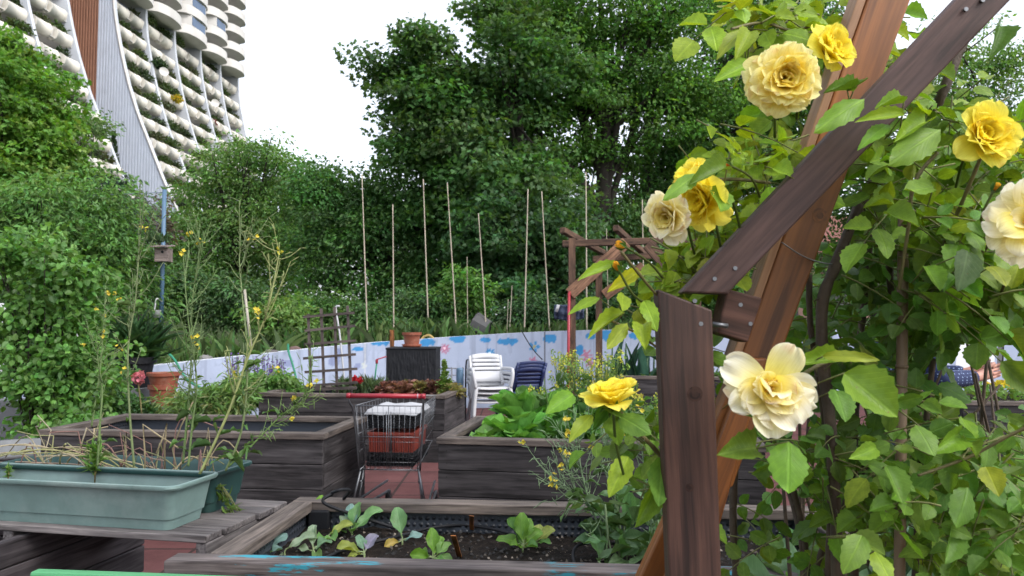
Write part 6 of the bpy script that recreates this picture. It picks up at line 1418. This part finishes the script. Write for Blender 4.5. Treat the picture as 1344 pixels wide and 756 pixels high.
# foliage: compound leaves of five to seven leaflets
mbl, mbr = MB(), MB()
LP, LD, LN, LL, LW, LC = [], [], [], [], [], []
def compound(p, d, n, size, colr, k=2):
    d = unit(d); n = unit(n-d*np.dot(n, d)); sd = np.cross(d, n); ln = size*1.25*k
    pts = [p+d*ln*t-V(0, 0, .22*ln*t*t) for t in np.linspace(0, 1, 5)]; mbr.tube(pts, np.linspace(.0016, .0008, 5), 4, 0, (.13, .14, .04))
    dirs = unit(np.gradient(np.array(pts), axis=0))
    def leaf(q, dd, sc):
        LP.append(q); LD.append(dd); LN.append(n+rng.normal(size=3)*.28); LL.append(size*sc*rng.uniform(.85, 1.15)); LW.append(size*sc*rng.uniform(.62, .80)); LC.append(colr*(1+rng.normal()*.08))
    leaf(pts[-1], dirs[-1], 1.1)
    for j in range(k):
        i = 4-1-2*j if k == 2 else 3-j
        if i < 0: break
        for s in (-1, 1): leaf(pts[i]+sd*s*.004, unit(dirs[i]*.55+sd*s*.95+rng.normal(size=3)*.12), .92-.12*j)
# zones the photograph leaves open in front: blooms and timber faces
def segd(px, py, x0, y0, x1, y1):
    t = min(1, max(0, ((px-x0)*(x1-x0)+(py-y0)*(y1-y0))/((x1-x0)**2+(y1-y0)**2))); return math.hypot(px-x0-t*(x1-x0), py-y0-t*(y1-y0))
def blocked(px, py, d, m=0):
    if d < 1.19 and (segd(px, py, 899, 400, 925, 800) < 72 or segd(px, py, 935, 375, 1240, 45) < 66): return True
    if d < 1.34 and (math.hypot(px-965, py-415) < 70 or segd(px, py, 1120, 130, 1000, 460) < 52): return True
    if ((px-1296)/98)**2+((py-486)/70)**2 < 1: return True
    for (bx, by), bd_, r, *_ in bl:
        if (px-bx)**2+(py-by)**2 < (r+34+m)**2 and d < bd_+.16: return True
    return False
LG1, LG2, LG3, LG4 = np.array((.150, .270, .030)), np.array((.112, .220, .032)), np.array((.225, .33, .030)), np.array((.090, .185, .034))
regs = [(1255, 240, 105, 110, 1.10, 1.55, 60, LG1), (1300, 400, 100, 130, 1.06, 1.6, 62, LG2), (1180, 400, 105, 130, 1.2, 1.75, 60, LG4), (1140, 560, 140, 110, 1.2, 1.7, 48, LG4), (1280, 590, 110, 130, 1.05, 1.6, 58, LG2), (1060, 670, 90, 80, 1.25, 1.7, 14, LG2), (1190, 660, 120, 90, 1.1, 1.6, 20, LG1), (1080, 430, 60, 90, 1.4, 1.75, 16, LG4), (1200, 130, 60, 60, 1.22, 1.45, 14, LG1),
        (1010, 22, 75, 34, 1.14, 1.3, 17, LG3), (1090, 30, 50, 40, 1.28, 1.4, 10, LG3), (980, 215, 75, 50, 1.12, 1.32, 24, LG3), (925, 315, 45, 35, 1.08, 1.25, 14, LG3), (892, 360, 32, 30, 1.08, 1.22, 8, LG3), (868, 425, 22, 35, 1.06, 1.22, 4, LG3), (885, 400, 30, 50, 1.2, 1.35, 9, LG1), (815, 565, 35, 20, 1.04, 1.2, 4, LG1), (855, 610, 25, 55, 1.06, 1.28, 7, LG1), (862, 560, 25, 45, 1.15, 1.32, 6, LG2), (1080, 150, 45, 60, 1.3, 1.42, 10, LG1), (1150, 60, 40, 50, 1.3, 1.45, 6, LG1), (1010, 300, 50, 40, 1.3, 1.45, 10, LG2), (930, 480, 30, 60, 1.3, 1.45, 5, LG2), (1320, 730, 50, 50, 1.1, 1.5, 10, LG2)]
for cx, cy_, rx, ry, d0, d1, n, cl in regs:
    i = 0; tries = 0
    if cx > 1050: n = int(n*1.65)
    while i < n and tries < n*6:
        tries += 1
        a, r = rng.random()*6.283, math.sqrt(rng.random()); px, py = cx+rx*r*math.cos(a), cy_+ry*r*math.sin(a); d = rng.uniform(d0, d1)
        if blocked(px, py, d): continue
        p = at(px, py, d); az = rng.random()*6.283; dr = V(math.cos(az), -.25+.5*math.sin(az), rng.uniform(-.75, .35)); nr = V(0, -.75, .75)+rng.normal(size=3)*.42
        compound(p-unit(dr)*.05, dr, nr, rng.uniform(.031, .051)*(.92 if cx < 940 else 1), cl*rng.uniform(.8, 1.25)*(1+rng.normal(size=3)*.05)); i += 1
# single leaflets the photograph shows large: base and tip, width in px, distance
hero = [(1108, 490, 1179, 546, 58, .90, LG1), (1035, 580, 1038, 643, 50, .92, LG1), (992, 588, 950, 592, 38, .95, LG2), (966, 523, 1003, 562, 30, .98, LG2), (1096, 512, 1113, 550, 36, .95, LG2), (1080, 468, 1152, 466, 16, .94, LG3), (1100, 470, 1040, 478, 24, .97, LG1), (1134, 130, 1076, 162, 32, 1.0, LG1), (1120, 120, 1088, 112, 14, 1.02, LG4), (1112, 118, 1142, 108, 18, 1.02, LG4), (1186, 150, 1129, 155, 18, 1.0, LG3), (1164, 164, 1136, 182, 19, 1.0, LG1), (1186, 135, 1150, 139, 15, 1.01, LG1), (1234, 170, 1176, 206, 40, 1.0, LG1), (1215, 160, 1180, 176, 26, 1.02, LG3), (1218, 150, 1195, 140, 16, 1.02, LG3),
        (985, 84, 941, 102, 24, 1.05, LG3), (975, 40, 946, 62, 20, 1.06, LG3), (985, 42, 966, 76, 26, 1.06, LG3), (918, 227, 874, 253, 22, .97, LG1), (954, 222, 910, 233, 26, .98, LG2), (946, 246, 941, 284, 32, 1.0, LG1), (752, 518, 719, 540, 25, .97, LG1), (776, 545, 750, 570, 20, .98, LG3), (790, 524, 815, 547, 22, 1.0, LG4), (812, 545, 852, 566, 30, .98, LG2), (808, 520, 780, 560, 22, 1.03, LG4), (800, 540, 812, 590, 26, 1.02, LG1),
        (811, 347, 760, 363, 16, 1.0, LG3), (786, 391, 752, 403, 13, 1.02, LG3), (819, 411, 772, 442, 17, 1.0, LG3), (823, 424, 799, 452, 20, 1.0, LG3), (843, 426, 846, 453, 24, 1.0, LG3), (818, 386, 814, 414, 19, 1.0, LG3), (840, 356, 800, 380, 18, 1.03, LG3), (845, 395, 862, 425, 22, 1.02, LG3),
        (1163, 612, 1186, 660, 31, 1.0, LG2), (1202, 558, 1229, 594, 33, 1.0, LG2), (1259, 570, 1231, 592, 27, 1.02, LG1), (1262, 548, 1277, 580, 22, 1.03, LG1), (1294, 613, 1312, 648, 30, .98, np.array((.22, .27, .015))), (1131, 703, 1114, 745, 34, .98, np.array((.12, .21, .025))), (1121, 702, 1162, 727, 26, 1.0, np.array((.12, .21, .025))), (1148, 724, 1172, 760, 30, 1.0, LG3), (1312, 34, 1306, 69, 26, 1.05, LG4), (1296, 98, 1282, 112, 20, 1.1, LG3), (1150, 588, 1120, 600, 22, 1.02, LG1), (1140, 610, 1205, 635, 22, 1.02, LG2), (1250, 690, 1243, 740, 30, 1.08, LG2), (1270, 640, 1262, 690, 34, 1.06, LG2),
        (1160, 280, 1206, 290, 36, 1.08, LG1), (1225, 245, 1180, 258, 28, 1.05, LG1), (1270, 330, 1262, 378, 36, 1.02, np.array((.09, .15, .06))), (1300, 350, 1325, 365, 30, 1.02, LG3), (1215, 350, 1235, 380, 28, 1.06, LG1), (1245, 300, 1290, 285, 30, 1.08, LG1), (860, 640, 838, 690, 26, 1.1, LG1), (870, 600, 862, 668, 34, 1.08, LG2), (825, 600, 800, 650, 28, 1.05, LG3)]
for bx, by, tx, ty, w, d, cl in hero:
    b, t2 = at(bx, by, d+.02), at(tx, ty, d-.015); L = np.linalg.norm(t2-b)
    LP.append(b); LD.append(unit(t2-b)); LN.append(V(0, -.9, .45)+rng.normal(size=3)*.15); LL.append(L); LW.append(w*d/FPX*1.05); LC.append(cl*1.05)
    mbr.tube(curve(b, b+V(rng.normal()*.02, .06, -.02), 0, 5), .0011, 4, 0, (.13, .14, .04))
LP, LD, LN, LL, LW, LC = map(np.array, (LP, LD, LN, LL, LW, LC)); LC = np.clip(LC*(1+rng.normal(size=LC.shape)*.06), .004, 1)
LC[rng.random(len(LC)) < .05] *= V(1.7, 1.25, .8)
for k in range(6):
    s = slice(k, None, 6); mbl.scatter(T_ROSE[k], LP[s], LD[s], LN[s], LL[s], LW[s], LC[s], 0, True)
obj('foliage', mbl, M['roseleaf'], rose); obj('leaf_stalks', mbr, M['straw'], rose)
# finer far side of the bush that closes the gaps
mb = MB(); n = 900; px = rng.uniform(985, 1390, n); py = rng.uniform(170, 800, n); ok = (px > 1010+.0*py) & ~((px < 1120) & (py < 330)) & ~((np.abs(px-1300) < 78) & (np.abs(py-488) < 52)) & ~((py > 620) & (rng.random(n) < .75)); px, py = px[ok], py[ok]
pos = np.array([at(a, b, rng.uniform(1.7, 2.15)) for a, b in zip(px, py)]); n = len(pos)
mb.scatter(T_ROSE[0], pos, unit(rdir(n)*V(1, .5, .8)+V(0, 0, -.3)), V(0, -.6, .7)+rdir(n)*.7, rng.uniform(.04, .065, n), rng.uniform(.03, .045, n), vary((.055, .125, .028), n, .4)*1.35, 0, True)
t = thing('rose_bush', 'second darker rose bush just behind the blooming climbing rose', 'rose', (1.05, 1.95, 0)); obj('foliage', mb, M['roseleaf'], t)
mb = MB()
for i in range(14):
    b = V(rng.uniform(.75, 1.4), rng.uniform(1.8, 2.1), 0); mb.tube(smooth_path([b, b+V(rng.normal()*.06, 0, .7), b+V(rng.normal()*.15, rng.normal()*.08, rng.uniform(1.2, 1.6))], 14), np.linspace(.008, .003, 14), 6)
obj('stem', mb, M['cane'], t)

# ================================================================ person behind the roses holding a phone
def skin(name, V_, E_, r_, m, parent, sub=2, root=0):
    me = bpy.data.meshes.new(name); off = woff(parent); me.from_pydata([tuple(np.array(q)-off) for q in V_], E_, []); me.update()
    o = bpy.data.objects.new(name, me); C.objects.link(o); o.parent = parent; o.modifiers.new('skin', 'SKIN')
    if not me.skin_vertices: me.attributes.new('skin', 'FLOAT', 'POINT')
    for i, d in enumerate(me.skin_vertices[0].data): d.radius = (r_[i], r_[i]) if np.isscalar(r_[i]) else r_[i]; d.use_root = (i == root)
    ss = o.modifiers.new('ss', 'SUBSURF'); ss.levels = sub; ss.render_levels = sub
    for p_ in me.polygons: p_.use_smooth = True
    o.modifiers['skin'].use_smooth_shade = True
    me.materials.append(m); return o
PX0 = V(2.10, 4.05, 0); pr = thing('person', 'person in a navy dotted sweater behind the roses holding a phone in both hands', 'person', tuple(PX0))
w = lambda x, y, z: PX0+V(x, y, z)     # x = the way the person faces
hL, hR = at(1283, 486, 4.0), at(1296, 492, 3.93)
phc = at(1312, 466, 3.95)
vs = [w(0, 0, .95), w(0, 0, 1.12), w(.01, 0, 1.30), w(.0, 0, 1.42), w(.02, 0, 1.49), w(.035, 0, 1.55), w(.045, 0, 1.63), w(.03, 0, 1.69)]
rs = [(.15, .11), (.13, .10), (.16, .11), (.12, .08), .052, .068, .088, .07]; es = [(i, i+1) for i in range(7)]
for s, hand in ((1, hL), (-1, hR)):
    i0 = len(vs); sh = w(0, s*.17, 1.40); el = w(.10, s*.24, 1.13); wr = hand-V(.05, 0, .012)
    vs += [sh, el, (el+wr)/2, wr, hand]; rs += [.055, .042, .036, .026, (.034, .020)]; es += [(3, i0), (i0, i0+1), (i0+1, i0+2), (i0+2, i0+3), (i0+3, i0+4)]
    for k, (dy, L) in enumerate(((-.028, .062), (-.01, .072), (.010, .068), (.028, .055))):
        j = len(vs); b = hand+V(.022, 0, .014-dy); tip = V(.0, -.012*s, .0)
        vs += [b, b+V(L*.5, -.008*s, .006), b+V(L*.85, .006*s, .016)]; rs += [.0105, .0095, .0078]; es += [(i0+4, j), (j, j+1), (j+1, j+2)]
    j = len(vs); vs += [hand+V(-.012, -.012, .030), hand+V(.016, -.016, .052), hand+V(.034, -.012, .066)]; rs += [.011, .0105, .0085]; es += [(i0+4, j), (j, j+1), (j+1, j+2)]
for s in (1, -1):
    i0 = len(vs); vs += [w(0, s*.09, .88), w(.02, s*.10, .50), w(-.01, s*.10, .10), w(.10, s*.11, .045)]; rs += [.085, .058, .042, .038]; es += [(0, i0), (i0, i0+1), (i0+1, i0+2), (i0+2, i0+3)]
skin('body', vs, es, rs, M['skin'], pr)
tv = vs[:4]+[vs[3]+V(0, 0, .03)]; tr_ = [(.165, .125), (.15, .12), (.175, .13), (.13, .095), .07]; te = [(0, 1), (1, 2), (2, 3), (3, 4)]
for i0 in (8, 8+20):
    j = len(tv); tv += [vs[i0], vs[i0+1], vs[i0+2], vs[i0+3]-V(.012, 0, 0)]; tr_ += [.07, .058, .050, .042]; te += [(3, j), (j, j+1), (j+1, j+2), (j+2, j+3)]
skin('sweater', tv, te, tr_, M['knit'], pr)
lv = [w(0, 0, .93), w(0, 0, 1.10)]; lr = [(.165, .125), (.155, .12)]; le = [(0, 1)]
for s in (1, -1):
    j = len(lv); lv += [w(0, s*.09, .86), w(.02, s*.10, .50), w(-.01, s*.10, .08)]; lr += [.10, .075, .06]; le += [(0, j), (j, j+1), (j+1, j+2)]
skin('trousers', lv, le, lr, M['denim'], pr)
for s in (1, -1): skin('shoe', [w(-.04, s*.10, .05), w(.06, s*.105, .045), w(.16, s*.11, .035)], [(0, 1), (1, 2)], [.05, .048, .035], M['shoe'], pr)
hc = w(.03, 0, 1.64); g = fib(220); g = g[(g[:, 2] > .1) | (g[:, 0] < -.25)]; mb = MB(); mb.scatter(T_KITE, np.repeat(hc[None], len(g), 0)+g*V(.105, .09, .115), unit(np.cross(g, V(0, 1, .2)))*1., g, .10, .05, vary((.06, .035, .02), len(g)), 0); obj('hair', mb, M['straw'], pr)
mb = MB()
for s in (-1, 1): mb.lathe([(0, -.010), (.009, 0), (0, .010)], w(.122, s*.032, 1.645), 8, 0, (.9, .9, .9))
obj('eyes', mb, M['white'], pr)
skin('nose', [w(.125, 0, 1.64), w(.145, 0, 1.612)], [(0, 1)], [.010, .013], M['skin'], pr, 2)
obj('mouth', MB().tube([w(.118, -.025, 1.575), w(.128, 0, 1.573), w(.118, .025, 1.575)], .006, 6), M['redbox'], pr)
ph = MB().board(phc-V(0, 0, .075), phc+V(0.01, 0, .075), .008, .072, (.25, 1, 0)); tag(bevel(obj('phone', ph, M['phone']), .003, 2), 'dark phone held upright in the hands behind the roses', 'phone')
tag(obj('paper_sheet', MB().board(at(1278, 478, 4.12)-V(0, 0, .06), at(1282, 452, 4.2), .24, .002, (-.1, 1, 0)), M['white']), 'white sheet of paper held behind the hands', 'paper')
